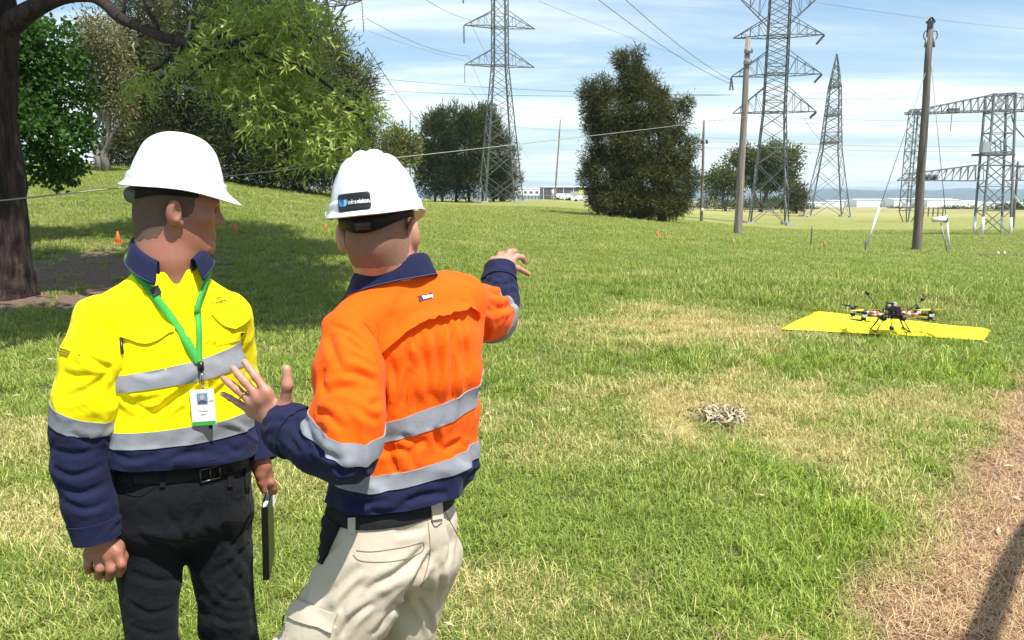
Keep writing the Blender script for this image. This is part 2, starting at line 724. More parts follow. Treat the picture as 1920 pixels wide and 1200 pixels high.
_LIT = [G(*p) for p in ((1560, 1230), (1640, 1140), (1745, 1010), (1800, 900), (1860, 830), (1920, 720), (1990, 640))]
_LX = np.array([p.x for p in _LIT]); _LY = np.array([p.y for p in _LIT])


def litter(x, y):
    """1 in the strip of brown leaf litter to the right of the lawn"""
    ex = np.interp(y, _LY, _LX, left=_LX[0] - .6, right=_LX[-1] + 1.0)
    p = np.stack([x * 2.2, y * 2.2, np.full_like(x, 9.1)], 1)
    return sstep(-.22, .22, x - ex + fbm(p, 3) * .42) * (1 - sstep(6.6, 8.6, y))


def soil(x, y):
    a = np.maximum(blob(x, y, 140, 525, 2.6, 3.6, .35), blob(x, y, 30, 565, 1.7, 1.3, .45))
    return a


def dry(x, y):
    b = [blob(x, y, 1310, 622, 1.35, 1.15), .8 * blob(x, y, 1240, 585, .8, .5), .95 * blob(x, y, 1400, 765, 1.05, .95),
         .8 * blob(x, y, 1560, 830, .75, .55), .8 * blob(x, y, 1700, 760, .7, .45), .75 * blob(x, y, 130, 960, .55, .50),
         .6 * blob(x, y, 900, 1130, .42, .33), .55 * blob(x, y, 1060, 830, .6, .5), .5 * blob(x, y, 900, 790, .5, .5),
         .6 * blob(x, y, 40, 820, .7, .7), .45 * blob(x, y, 560, 900, .6, .5), .55 * blob(x, y, 1690, 960, .25, .35)]
    m = np.max(np.stack(b), 0)
    p = np.stack([x * .55, y * .55, np.zeros_like(x)], 1)
    m = np.maximum(m, np.clip(fbm(p, 4) * .55 + .06, 0, .5))
    far = sstep(16, 60, y) * .15 + sstep(120, 190, y) * .55
    return np.clip(np.maximum(m, far * (1 + .5 * fbm(p * .3, 3))), 0, 1)


# --- the ground sheet: fine near the camera, coarse to the horizon
_ys = np.concatenate([np.arange(-6, 1, 1.0), np.arange(1, 12, .09), np.geomspace(12, 60, 130), np.geomspace(61.5, 400, 60), np.geomspace(425, 7000, 26)])
_us = np.concatenate([[-6, -3.5, -2.2, -1.6], np.linspace(-1.2, 1.2, 260), [1.6, 2.2, 3.5, 6]])
_gy = np.repeat(_ys, len(_us)); _gu = np.tile(_us, len(_ys))
_gx = np.clip(_gu * np.maximum(np.abs(_gy), 5.0), -9000, 9000)
_gzv = ground_z(_gx, _gy)
_ni, _nj = len(_ys), len(_us)
_I = (np.arange(_ni - 1)[:, None] * _nj + np.arange(_nj - 1)[None, :]).ravel()
_F = np.stack([_I, _I + 1, _I + _nj + 1, _I + _nj], 1)
_yc = np.maximum(_gy, 0.5)
t = NT('turf_ground')
co = t.co()
nbig = t.noise(.35, 5, .6); nmid = t.noise(3.2, 5, .65); nf = t.noise(38, 6, .7)
green = t.mix(t.ramp(nmid, .3, .7), (.085, .125, .015), (.18, .215, .036))
straw = t.mix(t.ramp(nf, .3, .7), (.33, .265, .085), (.56, .47, .19))
yel = t.mix(t.ramp(nbig, .35, .65), (.20, .225, .036), (.34, .34, .075))
gcol = t.mix(t.ramp(nmid, .25, .75, 0, .6), green, yel)
gcol = t.mix(t.attr('thatch_shade'), gcol, t.mix(t.ramp(nf, .3, .7), (.045, .060, .012), (.12, .135, .03)))  # near thatch, coloured darker to stand in for shade between the blades
c = t.mix(t.math('MULTIPLY', t.attr('dryness'), 1.0), gcol, straw)
lit = t.mix(t.ramp(t.noise(55, 6, .75), .32, .68), (.12, .058, .034), (.42, .26, .155))
c = t.mix(t.attr('litter'), c, lit)
so = t.mix(t.ramp(t.noise(14, 6, .7), .3, .7), (.09, .050, .034), (.24, .15, .105))
c = t.mix(t.attr('soil'), c, so)
fld = t.mix(t.ramp(t.noise(.03, 5, .6), .35, .65), (.21, .21, .075), (.33, .29, .115))
c = t.mix(t.attr('field'), c, fld)
hgt = t.math('ADD', t.math('MULTIPLY', nf, .6), nmid)
wv = t.n.new('ShaderNodeTexWave'); wv.inputs['Scale'].default_value = 1.35; wv.inputs['Distortion'].default_value = 5; wv.inputs['Detail'].default_value = 4; wv.inputs['Detail Scale'].default_value = 2.2
wv.bands_direction = 'Y'
t.l.new(t.co(), wv.inputs['Vector'])
hgt = t.math('ADD', hgt, t.math('MULTIPLY', t.attr('litter'), t.math('MULTIPLY', wv.outputs['Fac'], 1.1)))
M_ground = t.pbr(c, .95, 0, t.bump(hgt, .9, .06))
_fieldv = sstep(140, 200, _gy) * sstep(-.05, .12, _gx / np.maximum(_gy, 1))
o = obj('ground', np.stack([_gx, _gy, _gzv], 1), _F, M_ground, attrs={
    'dryness': dry(_gx, _yc), 'litter': litter(_gx, _yc) * (_gy > -6), 'soil': soil(_gx, _yc), 'field': _fieldv, 'thatch_shade': 1 - sstep(25, 80, _gy)})
tag(o, kind='structure')

# --- blue hills along the horizon
def ridge(name, Y, x0, x1, top, depth, mat, seed):
    n = 160
    xs = np.linspace(x0, x1, n)
    V, F = [], []
    prof = [(0, 0), (.25, .55), (.5, .9), (.7, 1.0), (1.0, .75)]
    hh = top + (fbm(np.stack([xs / 900 + seed, xs * 0 + seed, xs * 0], 1), 4)) * 26
    for k, (f, g) in enumerate(prof):
        for i in range(n):
            V.append((xs[i], Y + depth * f, -90 + (hh[i] + 90) * g + (8 * math.sin(i * .9 + k) if 0 < k < 4 else 0)))
    for k in range(len(prof) - 1):
        for i in range(n - 1):
            F.append((k * n + i, k * n + i + 1, (k + 1) * n + i + 1, (k + 1) * n + i))
    return tag(obj(name, V, F, mat), kind='structure')


M_hill = plain('hill_forest', (.030, .050, .034), .9, var=.5, scale=.012)
ridge('hills', 5200, -5200, 6800, 14, 1500, M_hill, 2.2)

# --- the air between here and the hills
hz = MB().box((0, 3530, -16.5), (19600, 7160, 149)).build('haze')
tag(hz, kind='stuff')
hm = bpy.data.materials.new('haze'); hm.use_nodes = True
hm.node_tree.nodes.clear()
ho = hm.node_tree.nodes.new('ShaderNodeOutputMaterial'); hv = hm.node_tree.nodes.new('ShaderNodeVolumePrincipled')
hv.inputs['Color'].default_value = (.66, .83, 1.0, 1); hv.inputs['Density'].default_value = 1.1e-4
hm.node_tree.links.new(hv.outputs[0], ho.inputs['Volume'])
hz.data.materials.append(hm)

MAT_PX = ((1462, 625), (1526, 590), (1857, 629), (1843, 647))
# --- grass: tufts of bent blades, scattered over the lawn as one mass
def tuft(name, n, h, spread, width, lean, seed, mat):
    r = np.random.default_rng(seed)
    V, F, T = [], [], []
    for _ in range(n):
        a = r.uniform(0, 2 * math.pi); q = spread * math.sqrt(r.uniform())
        bx, by = q * math.cos(a), q * math.sin(a)
        d = r.uniform(0, 2 * math.pi)
        ln = lean * r.uniform(.2, 1.3)
        hh = h * r.uniform(.45, 1.25)
        w = width * r.uniform(.7, 1.3)
        f = d + r.normal() * .5 + math.pi / 2
        tx, ty = math.cos(f) * w / 2, math.sin(f) * w / 2
        b = len(V)
        for k, s in enumerate((0, .45, .8)):
            ox, oy = math.cos(d) * ln * hh * s ** 1.8, math.sin(d) * ln * hh * s ** 1.8
            ww = 1 - .45 * s
            z = hh * (s - .25 * ln * s * s)
            V += [(bx + ox - tx * ww, by + oy - ty * ww, z), (bx + ox + tx * ww, by + oy + ty * ww, z)]
        V.append((bx + math.cos(d) * ln * hh, by + math.sin(d) * ln * hh, hh * (1 - .35 * ln)))
        F += [(b, b + 1, b + 3, b + 2), (b + 2, b + 3, b + 5, b + 4), (b + 4, b + 5, b + 6)]
        T += [float(r.uniform())] * 7
    me = mesh_from(name, V, F, mat, True, attrs={'tone': T})
    return bpy.data.objects.new(name, me)


def grassmat(name):
    t = NT(name)
    d = t.attr('dryness', 'INSTANCER'); v = t.attr('vary', 'INSTANCER'); tone = t.attr('tone'); lv = t.attr('litter', 'INSTANCER')
    lush = t.attr('lush', 'INSTANCER')
    g = t.mix(tone, (.095, .175, .012), (.345, .425, .058))
    g = t.mix(v, g, t.mix(tone, (.135, .200, .022), (.39, .44, .080)))
    g = t.mix(lush, g, t.mix(tone, (.115, .215, .010), (.38, .49, .042)))
    s = t.mix(tone, (.33, .275, .09), (.72, .62, .26))
    f = t.ramp(t.math('ADD', d, t.math('MULTIPLY', t.math('SUBTRACT', tone, .5), .95)), .36, .76)
    c = t.mix(f, g, s)
    c = t.mix(lv, c, t.mix(tone, (.30, .175, .085), (.80, .57, .32)))
    b = t.n.new('ShaderNodeBsdfPrincipled')
    t.put(b.inputs['Base Color'], c); b.inputs['Roughness'].default_value = .55
    tr = t.n.new('ShaderNodeBsdfTranslucent')
    t.l.new(c, tr.inputs['Color'])
    mx = t.n.new('ShaderNodeMixShader'); mx.inputs[0].default_value = .20
    t.l.new(b.outputs[0], mx.inputs[1]); t.l.new(tr.outputs[0], mx.inputs[2])
    t.l.new(mx.outputs[0], t.out.inputs['Surface'])
    return t.m


M_grass = grassmat('grass_blades')
tcol = bpy.data.collections.new('tufts')
for k in range(4): tcol.objects.link(tuft('a%d_short_tuft' % k, 34, .060, .085, .0050, 1.15, 20 + k, M_grass))
for k in range(3): tcol.objects.link(tuft('b%d_long_tuft' % k, 28, .12, .085, .0046, .75, 40 + k, M_grass))
for k in range(2): tcol.objects.link(tuft('c%d_flat_tuft' % k, 34, .085, .11, .0046, 2.0, 60 + k, M_grass))

_PTS = []
for (y0, y1, dens, sc) in ((1.3, 4.2, 430, .85), (4.2, 6.5, 280, .95), (6.5, 10, 150, 1.15), (10, 16, 110, 1.2), (16, 28, 62, 1.35), (28, 48, 26, 1.75), (48, 75, 10, 2.3)):
    n = int((y1 ** 2 - y0 ** 2) * .88 * dens)
    y = np.sqrt(RNG.uniform(y0 ** 2, y1 ** 2, n)); x = RNG.uniform(-.88, .88, n) * y
    _PTS.append(np.stack([x, y, np.full(n, sc)], 1))
_PTS = np.concatenate(_PTS)
x, y, sc = _PTS.T
ll, so_, dr = litter(x, y), soil(x, y), dry(x, y)
keep = RNG.uniform(size=len(x)) > np.maximum(so_ * .97, ll * (.10 + .88 * sstep(-.15, .35, np.sin((y * 1.0 + x * .35) * 31 + 3.2 * fbm(np.stack([x * 2.3, y * 2.3, x * 0], 1), 3)) + .6 * fbm(np.stack([x * 6, y * 6, x * 0 + 4], 1), 2))))
_mp = [G(*p) for p in MAT_PX]
_mc = sum(_mp, Vector()) / 4
_mp = [_mc.lerp(p_, .95) for p_ in _mp]
inside = np.ones(len(x), bool)
for a_, b_ in zip(_mp, _mp[1:] + _mp[:1]): inside &= ((b_.x - a_.x) * (y - a_.y) - (b_.y - a_.y) * (x - a_.x)) < .0
keep &= ~inside
x, y, sc, ll, dr = x[keep], y[keep], sc[keep], ll[keep], dr[keep]
p = np.stack([x, y, x * 0], 1)
n1, n2 = fbm(p * .8, 3), fbm(p * .22 + 5, 3)
brt = blob(x, y, 1560, 850, 1.0, .7)
lush = np.clip(sstep(.0, 1.0, (x / np.maximum(y, .1) - .16) * 3.2) * (1 - sstep(6.5, 11, y)) * (.75 + n1) + .25 * n2, 0, 1) * (1 - dr)
tall = np.clip(blob(x, y, 1560, 545, 3.2, 2.2) + .35 * blob(x, y, 1690, 700, 2.2, .9) + .4 * blob(x, y, 1600, 1010, .55, .6) + .6 * blob(x, y, 1180, 660, 1.4, .5), 0, 1) * (1 - dr * .8)
idx = np.where(ll > .4, RNG.integers(7, 9, len(x)), np.where(RNG.uniform(size=len(x)) < .18 + .7 * tall + .12 * (n1 > .15), RNG.integers(4, 7, len(x)),
      np.where(RNG.uniform(size=len(x)) < .25, RNG.integers(7, 9, len(x)), RNG.integers(0, 4, len(x)))))
scl = sc * RNG.uniform(.7, 1.25, len(x)) * (1 + .35 * n1) * np.where(idx >= 4, .8 + .55 * tall, 1)
scl = np.clip(scl, .3, 5) * np.where(ll > .4, 1.05, 1)
me = bpy.data.meshes.new('lawn_points')
me.vertices.add(len(x)); me.vertices.foreach_set('co', np.stack([x, y, ground_z(x, y) - .004], 1).astype(np.float32).ravel())
for an, av in (('dryness', dr), ('vary', np.clip(.35 + n2 * .9 + .6 * brt + sstep(10, 40, y) * .45 + RNG.normal(size=len(x)) * .1, 0, 1)), ('litter', ll), ('lush', lush), ('scl', scl), ('rot', RNG.uniform(0, 6.28, len(x)))):
    at = me.attributes.new(an, 'FLOAT', 'POINT'); at.data.foreach_set('value', np.asarray(av, np.float32))
at = me.attributes.new('idx', 'INT', 'POINT'); at.data.foreach_set('value', idx.astype(np.int32))
lawn = bpy.data.objects.new('grass', me)
COL.objects.link(lawn)
tag(lawn, 'mown green and straw coloured grass covering the field', 'grass', kind='stuff')
ng = bpy.data.node_groups.new('lawn_scatter', 'GeometryNodeTree')
ng.interface.new_socket('Geometry', in_out='INPUT', socket_type='NodeSocketGeometry')
ng.interface.new_socket('Geometry', in_out='OUTPUT', socket_type='NodeSocketGeometry')
gi = ng.nodes.new('NodeGroupInput'); go = ng.nodes.new('NodeGroupOutput')
iop = ng.nodes.new('GeometryNodeInstanceOnPoints'); ci = ng.nodes.new('GeometryNodeCollectionInfo')
ci.inputs['Collection'].default_value = tcol
ci.inputs['Separate Children'].default_value = True
ci.inputs['Reset Children'].default_value = True


def named(nm, typ):
    n = ng.nodes.new('GeometryNodeInputNamedAttribute'); n.data_type = typ; n.inputs['Name'].default_value = nm
    return n.outputs['Attribute']


cx_ = ng.nodes.new('ShaderNodeCombineXYZ'); ng.links.new(named('rot', 'FLOAT'), cx_.inputs['Z'])
ng.links.new(gi.outputs[0], iop.inputs['Points']); ng.links.new(ci.outputs[0], iop.inputs['Instance'])
iop.inputs['Pick Instance'].default_value = True
ng.links.new(named('idx', 'INT'), iop.inputs['Instance Index'])
ng.links.new(cx_.outputs[0], iop.inputs['Rotation']); ng.links.new(named('scl', 'FLOAT'), iop.inputs['Scale'])
ng.links.new(iop.outputs[0], go.inputs[0])
md = lawn.modifiers.new('scatter', 'NODES'); md.node_group = ng
# ------------------------------------------------------------------ steel towers
M_steel = plain('galvanised_steel', (.21, .22, .235), .6, .3, var=.3, scale=.8)
M_steel_dark = plain('weathered_steel', (.135, .145, .145), .6, .3, var=.35, scale=.8)
M_steel_pale = plain('pale_galvanised_steel', (.40, .42, .43), .5, .3, var=.25, scale=.8)
M_insul = plain('dark_insulator', (.035, .032, .035), .35)
M_insul_pale = plain('grey_insulator', (.20, .22, .24), .4)
M_wire = plain('aluminium_conductor', (.20, .21, .22), .5, .4)
M_white = plain('white_plastic', (.80, .80, .78), .45, var=.06)
M_concrete = plain('concrete', (.42, .40, .37), .9, var=.2, bump=.4)


def xf(loc, yaw):
    c, s = math.cos(yaw), math.sin(yaw)
    return lambda x, y, z: Vector((loc[0] + c * x - s * y, loc[1] + s * x + c * y, loc[2] + z))


def insulator(parent, a, b, r, mat, n=9):
    a, b = Vector(a), Vector(b)
    m = MB()
    m.tube([a, b], r * .35, 6)
    for i in range(n):
        c = a.lerp(b, (i + .7) / (n + .4)); d = (b - a).normalized() * r * .35
        m.tube([c - d, c, c + d * .4], [r * .45, r, r * .4], 8)
    return m.build('insulator_string', mat, parent)


def lattice_tower(name, label, loc, yaw, prof, panels, arms, leg_w, br_w, mat, group=None, rails=(), strings=(), smat=None, foot=.0):
    """prof: (z, half width); panels: heights of the bracing panels; arms: (z, reach, rise, sides)"""
    root = thing(name, label, 'pylon', loc, group)
    T = xf(loc, yaw)
    hw = lambda z: float(np.interp(z, [p[0] for p in prof], [p[1] for p in prof]))
    cs = [(-1, -1), (1, -1), (1, 1), (-1, 1)]
    for sx, sy in cs:
        m = MB()
        for (z0, h0), (z1, h1) in zip(prof[:-1], prof[1:]):
            m.angle(T(sx * h0, sy * h0, z0), T(sx * h1, sy * h1, z1), leg_w)
        m.build('leg', mat, root)
        if foot:
            h0 = prof[0][1]
            MB().box(T(sx * h0, sy * h0, 0.05), (foot, foot, .5)).build('footing', M_concrete, root)
    m = MB()
    for z0, z1 in zip(panels[:-1], panels[1:]):
        a, b = hw(z0), hw(z1)
        for k in range(4):
            p, q = cs[k], cs[(k + 1) % 4]
            A0, A1 = T(p[0] * a, p[1] * a, z0), T(q[0] * a, q[1] * a, z0)
            B0, B1 = T(p[0] * b, p[1] * b, z1), T(q[0] * b, q[1] * b, z1)
            m.bar(A0, B1, br_w); m.bar(A1, B0, br_w * .98)
            if z1 - z0 > 4.5:                      # secondary bracing in the tall panels
                X = (A0 + B1 + A1 + B0) / 4
                for e0, e1 in ((A0, B0), (A1, B1)):
                    mid = e0.lerp(e1, .5)
                    m.bar(mid, e0.lerp(X, .5), br_w * .6); m.bar(mid, e0.lerp(X, .5) .lerp(B0 if e0 is A0 else B1, .5), br_w * .5)
            if z1 in rails or z0 in rails or z0 - .01 > 0 and (z1 - z0) > 4.5:
                m.bar(B0, B1, br_w)
    for z in rails:
        h = hw(z)
        for k in range(4):
            p, q = cs[k], cs[(k + 1) % 4]
            m.bar(T(p[0] * h, p[1] * h, z), T(q[0] * h, q[1] * h, z), br_w * 1.5)
        m.bar(T(-h, -h, z), T(h, h, z), br_w); m.bar(T(-h, h, z), T(h, -h, z), br_w)
    tag(m.build('bracing', mat, root), kind='stuff')
    tips = {}
    for (z, reach, rise, sides) in arms:
        h, h2 = hw(z), hw(z + rise)
        for s in sides:
            m = MB()
            tip = T(s * reach, 0, z)
            for sy in (-1, 1):
                a, b = T(s * h, sy * h, z), T(s * h2, sy * h2, z + rise)
                m.angle(a, tip, leg_w * .6); m.angle(b, tip, leg_w * .6)
                n = 4
                for k in range(1, n):
                    p, q = a.lerp(tip, k / n), b.lerp(tip, k / n)
                    m.bar(p, q, br_w * .6)
                    m.bar(a.lerp(tip, (k - 1) / n), q, br_w * .6)
            for k in range(0, 4):
                m.bar(T(s * h, -h, z).lerp(tip, k / 4), T(s * h, h, z).lerp(tip, min((k + 1) / 4, .98)), br_w * .55)
            m.build('crossarm', mat, root)
            tips[(z, s)] = tip
    for (z, s, dx, dz, r) in strings:
        tp = tips[(z, s)]
        insulator(root, tp + Vector((0, 0, -.05)), tp + Vector((dx, 0, dz)), r, smat or M_insul_pale)
    return root, tips


def zrow(py, Y): return CAM_H + (357.0 - py) * Y / FPX * 1.0


# tall tower left of the middle
b1 = on_ground(938, 110)
h1 = lambda py: zrow(py, 110) - b1.z
lattice_tower('lattice_tower', 'slender lattice pylon with level crossarms left of the big dark tree', b1, math.radians(14),
              [(-.6, 2.75), (h1(213), 1.55), (h1(135), 1.02), (h1(-95), .92), (h1(-135), .05)],
              [0, 3.6, 7.2, h1(270), h1(240), h1(213), h1(193), h1(173), h1(154), h1(135), h1(112), h1(90), h1(70), h1(48), h1(24), h1(2), h1(-22), h1(-48), h1(-72), h1(-95), h1(-135)],
              [(h1(136), 4.9, 2.2, (-1, 1)), (h1(69), 4.95, 2.0, (-1, 1)), (h1(2), 5.0, 2.0, (-1, 1)), (h1(-62), 3.2, 1.8, (-1, 1))], .165, .065, M_steel_dark, 'transmission pylons',
              rails=(h1(135), h1(70)), strings=[(h1(136), -1, 0, -2.4, .10), (h1(69), -1, 0, -2.35, .17), (h1(2), -1, 0, -2.35, .17)], smat=M_insul, foot=.9)
# broad tower right of the big tree
b2 = on_ground(1440, 95)
h2 = lambda py: zrow(py, 95) - b2.z
lattice_tower('lattice_tower', 'widest steel pylon with dark angled insulators behind the shorter timber pole', b2, math.radians(-13),
              [(-.6, 2.25), (h2(217), 1.28), (h2(0), 1.18), (h2(-120), 1.05), (h2(-190), .06)],
              [0, 3.5, 7.2, h2(275), h2(245), h2(217), h2(198), h2(182), h2(166), h2(150), h2(134), h2(118), h2(102), h2(85), h2(66), h2(48), h2(28), h2(4), h2(-25), h2(-55), h2(-85), h2(-120), h2(-190)],
              [(h2(217), 4.75, 2.9, (-1, 1)), (h2(152), 5.1, 2.6, (-1, 1)), (h2(85), 5.1, 2.1, (-1, 1)), (h2(4), 5.4, -3.9, (-1, 1))], .145, .07, M_steel_dark, 'transmission pylons',
              rails=(h2(217), h2(150), h2(85), h2(4)), strings=[(h2(217), 1, -.75, -.75, .17), (h2(152), 1, -.85, -1.0, .17), (h2(85), 1, -.9, -1.1, .17), (h2(152), -1, -.12, -1.6, .17), (h2(152), -1, .28, -1.6, .17)], smat=M_insul, foot=.9)
# tower seen along its arms, further back
b3 = on_ground(1549, 150)
h3 = lambda py: zrow(py, 150) - b3.z
lattice_tower('lattice_tower', 'pointed grey pylon without visible crossarms standing before the blue hills', b3, math.radians(80),
              [(-.8, 3.75), (h3(285), 1.75), (h3(172), 1.0), (h3(132), .38), (h3(115), .05)],
              [0, 4.3, 8.6, h3(285), h3(270), h3(252), h3(238), h3(222), h3(205), h3(189), h3(172), h3(158), h3(146), h3(132), h3(115)],
              [(h3(172), 4.5, 1.6, (-1, 1)), (h3(222), 4.5, 1.6, (-1, 1)), (h3(271), 4.5, 1.6, (-1, 1))], .20, .095, M_steel, 'transmission pylons', rails=(h3(172), h3(222), h3(270)), foot=1.0)
# delta headed tower mostly behind the left trees
b0 = on_ground(618, 74)
h0 = lambda py: zrow(py, 74) - b0.z
lattice_tower('lattice_tower', 'pylon half hidden by the left trees with a long crossarm above them', b0, math.radians(-20),
              [(-.6, 2.0), (h0(70), .55), (h0(28), 1.5), (h0(5), 1.7), (h0(-40), .5)], [0, 4, 8, 11.5, h0(90), h0(70), h0(28), h0(5), h0(-40)],
              [(h0(30), 4.1, 1.3, (-1, 1)), (h0(-40), 3.2, .9, (-1, 1))], .15, .065, M_steel_dark, 'transmission pylons', rails=(h0(28), h0(5)), strings=[(h0(30), 1, .1, -2.7, .11)], foot=.8)
# thin square mast
b4 = on_ground(1701, 112)
h4 = lambda py: zrow(py, 112) - b4.z
lattice_tower('lattice_mast', 'thin square lattice mast with a flat top left of the tall timber pole', b4, math.radians(8),
              [(-.4, .25), (1.6, .85), (h4(287), .80), (h4(212), .68)], [1.6, 3.2, 4.8, 6.4, 8.0, h4(287), h4(268), h4(250), h4(231), h4(212)], [], .13, .06, M_steel, None, rails=(1.6, h4(287), h4(212)))

# ------------------------------------------------------------------ switchyard frame at the right edge
def truss(m, a0, a1, b0, b1, n, dep, w, wb):
    """flat truss between chords a0>b0 and a1>b1, doubled at depth dep"""
    for s in (-.5, .5):
        o = dep * s
        m.angle(a0 + o, b0 + o, w); m.angle(a1 + o, b1 + o, w)
        for k in range(n + 1):
            p, q = a0.lerp(b0, k / n) + o, a1.lerp(b1, k / n) + o
            m.bar(p, q, wb)
            if k < n: m.bar(q, a0.lerp(b0, (k + 1) / n) + o, wb * .9)
    for k in range(n + 1):
        for c0, c1 in ((a0, b0), (a1, b1)):
            p = c0.lerp(c1, k / n); m.bar(p - dep * .5, p + dep * .5, wb)
            if k < n: m.bar(p - dep * .5, c0.lerp(c1, (k + 1) / n) + dep * .5, wb * .8)


YS = 60.0
gp = lambda px, py, dy=0.0: W(px, py, YS + dy)
gb = on_ground(1860, YS)
root = thing('switchyard_frame', 'galvanised switchyard frame with two tapering booms at the right edge', 'gantry', gb)
dep = Vector((.25, 1.5, 0))
for nm, (pa, pb) in {'l': ((1833, 442), (1856, 180)), 'r': ((1886, 443), (1896, 176))}.items():
    for s in (-.5, .5):
        MB().angle(gp(*pa) + dep * s, gp(*pb) + dep * s, .115).build('leg', M_steel, root)
        MB().tube([gp(pa[0], pa[1] + 3) + dep * s, gp(pa[0] + (pb[0] - pa[0]) * .13, pa[1] - 36) + dep * s], .11, 8).build('leg_sleeve', M_white, root)
m = MB()
ys_ = [438, 395, 350, 310, 285, 250, 212, 178]
for i in range(len(ys_) - 1):
    for s in (-.5, .5):
        f = lambda py, a, b: a + (b - a) * (442 - py) / 264
        l0, r0, l1, r1 = (gp(f(ys_[i], 1833, 1856), ys_[i]) + dep * s, gp(f(ys_[i], 1886, 1896), ys_[i]) + dep * s, gp(f(ys_[i + 1], 1833, 1856), ys_[i + 1]) + dep * s, gp(f(ys_[i + 1], 1886, 1896), ys_[i + 1]) + dep * s)
        m.bar(l0, r1, .06); m.bar(r0, l1, .058)
        m.bar(l1, r1, .055)
    m.bar(l1, l1 - dep, .08); m.bar(r1, r1 - dep, .08)
tag(m.build('bracing', M_steel, root), kind='stuff')
m = MB(); truss(m, gp(1702, 210), gp(1704, 213), gp(1855, 179), gp(1855, 208), 11, dep, .08, .042); m.build('boom', M_steel, root)
m = MB(); truss(m, gp(1855, 179), gp(1855, 208), gp(1895, 176), gp(1895, 207), 3, dep, .08, .042); truss(m, gp(1895, 176), gp(1895, 207), gp(2010, 196), gp(2010, 208), 8, dep, .08, .042); m.build('boom', M_steel, root)
m = MB(); truss(m, gp(1704, 326), gp(1688, 338), gp(1836, 309), gp(1836, 339), 10, dep, .075, .042); m.build('boom', M_steel, root)
m = MB(); truss(m, gp(1890, 310), gp(1890, 338), gp(2000, 318), gp(2000, 338), 8, dep, .075, .042); m.build('boom', M_steel, root)
MB().box(gp(1862, 290), (2.3, 1.7, .16)).build('platform', M_steel_dark, root)
for k in range(5):
    a = gp(1842 + k * 10, 289) - dep * .3
    insulator(root, a, a + Vector((-.16, 0, 1.05)), .085, M_insul_pale, 7)
MB().box(gp(1840, 277) - dep * .4, (.55, .5, .75)).build('control_box', M_steel_pale, root)
for px, py, l in ((1722, 214, 1.25), (1785, 212, 1.35)):
    a = gp(px, py); insulator(root, a, a + Vector((0, 0, -l)), .06, M_insul, 8)
MB().box(gp(1787, 207), (.75, .5, .28)).build('pulley_block', M_steel_dark, root)
m = MB(); m.tube([gp(1735, 331), gp(1745, 333), gp(1757, 335)], .02, 6)
for px in (1738, 1746, 1754): m.tube([gp(px, 327), gp(px, 338)], [.16, .16], 8)
m.build('pulley_block', M_steel_dark, root)
# hanging pale jumper hoses on the frame's right leg
m = MB(); m.tube(spline([gp(1890, 345), gp(1899, 362), gp(1912, 380), gp(1935, 395)], 5), .07, 8)
m.build('hose', M_white, root)
m = MB(); m.tube(spline([gp(1896, 215), gp(1905, 240), gp(1925, 262)], 5), .05, 8)
m.build('jumper_cable', M_steel_dark, root)

# ------------------------------------------------------------------ timber poles
t = NT('weathered_timber')
nz = t.noise(1, 6, .65, t.co((14, 14, .55)))
M_pole = t.pbr(t.mix(t.ramp(nz, .3, .7), (.13, .105, .085), (.36, .31, .265)), .9, 0, t.bump(nz, .8, .03))
t = NT('dark_timber')
nz = t.noise(1, 6, .65, t.co((14, 14, .55)))
M_pole_dark = t.pbr(t.mix(t.ramp(nz, .3, .7), (.085, .068, .055), (.22, .185, .155)), .9, 0, t.bump(nz, .8, .03))


def pole(label, pb, pt, Y, rb, rt, mat, group='timber poles'):
    b = on_ground(pb[0], Y); a = W(pt[0], pt[1], Y)
    root = thing('timber_pole', label, 'pole', b, group)
    pts = [b + Vector((0, 0, -.3))] + [b.lerp(a, k / 6) + Vector((.015 * math.sin(k * 2.1), 0, 0)) for k in range(7)]
    V, F = tube(pts, [rb * 1.03] + [lerp(rb, rt, k / 6) for k in range(7)], 14, True, .03)
    obj('shaft', V, F, mat, root)
    return root, b, a


r, b, a = pole('tallest timber pole with a tangle of fittings at its top', (1718, 475), (1745, 42), 35.5, .205, .135, M_pole_dark)
ax = (a - b).normalized()
m = MB()
m.box(a + ax * .02, (.30, .24, .10)); m.box(a + Vector((-.05, -.1, -.12)), (.16, .12, .22)); m.tube([a + Vector((-.12, 0, .02)), a + Vector((.02, -.02, .22)), a + Vector((.14, 0, .05))], .055, 8)
m.build('top_bracket', M_insul, r)
for s in (-1, 1):
    c = a - ax * .55 + Vector((.17 * s, -.05, 0))
    MB().tube([c + Vector((-.13 * s, .05, .12))] + [c + Vector((.13 * math.cos(q) * s, 0, .20 * math.sin(q))) for q in np.linspace(1.4, -3.6, 12)], .022, 6).build('cable_loop', M_insul, r)
    MB().tube([c + Vector((0, 0, -.1)), c + Vector((.02 * s, 0, -.5))], .05, 8).build('insulator', M_steel, r)
MB().box(a - ax * 9.9 + Vector((0, -.21, 0)), (.10, .02, .16)).build('number_plate', M_steel_dark, r)

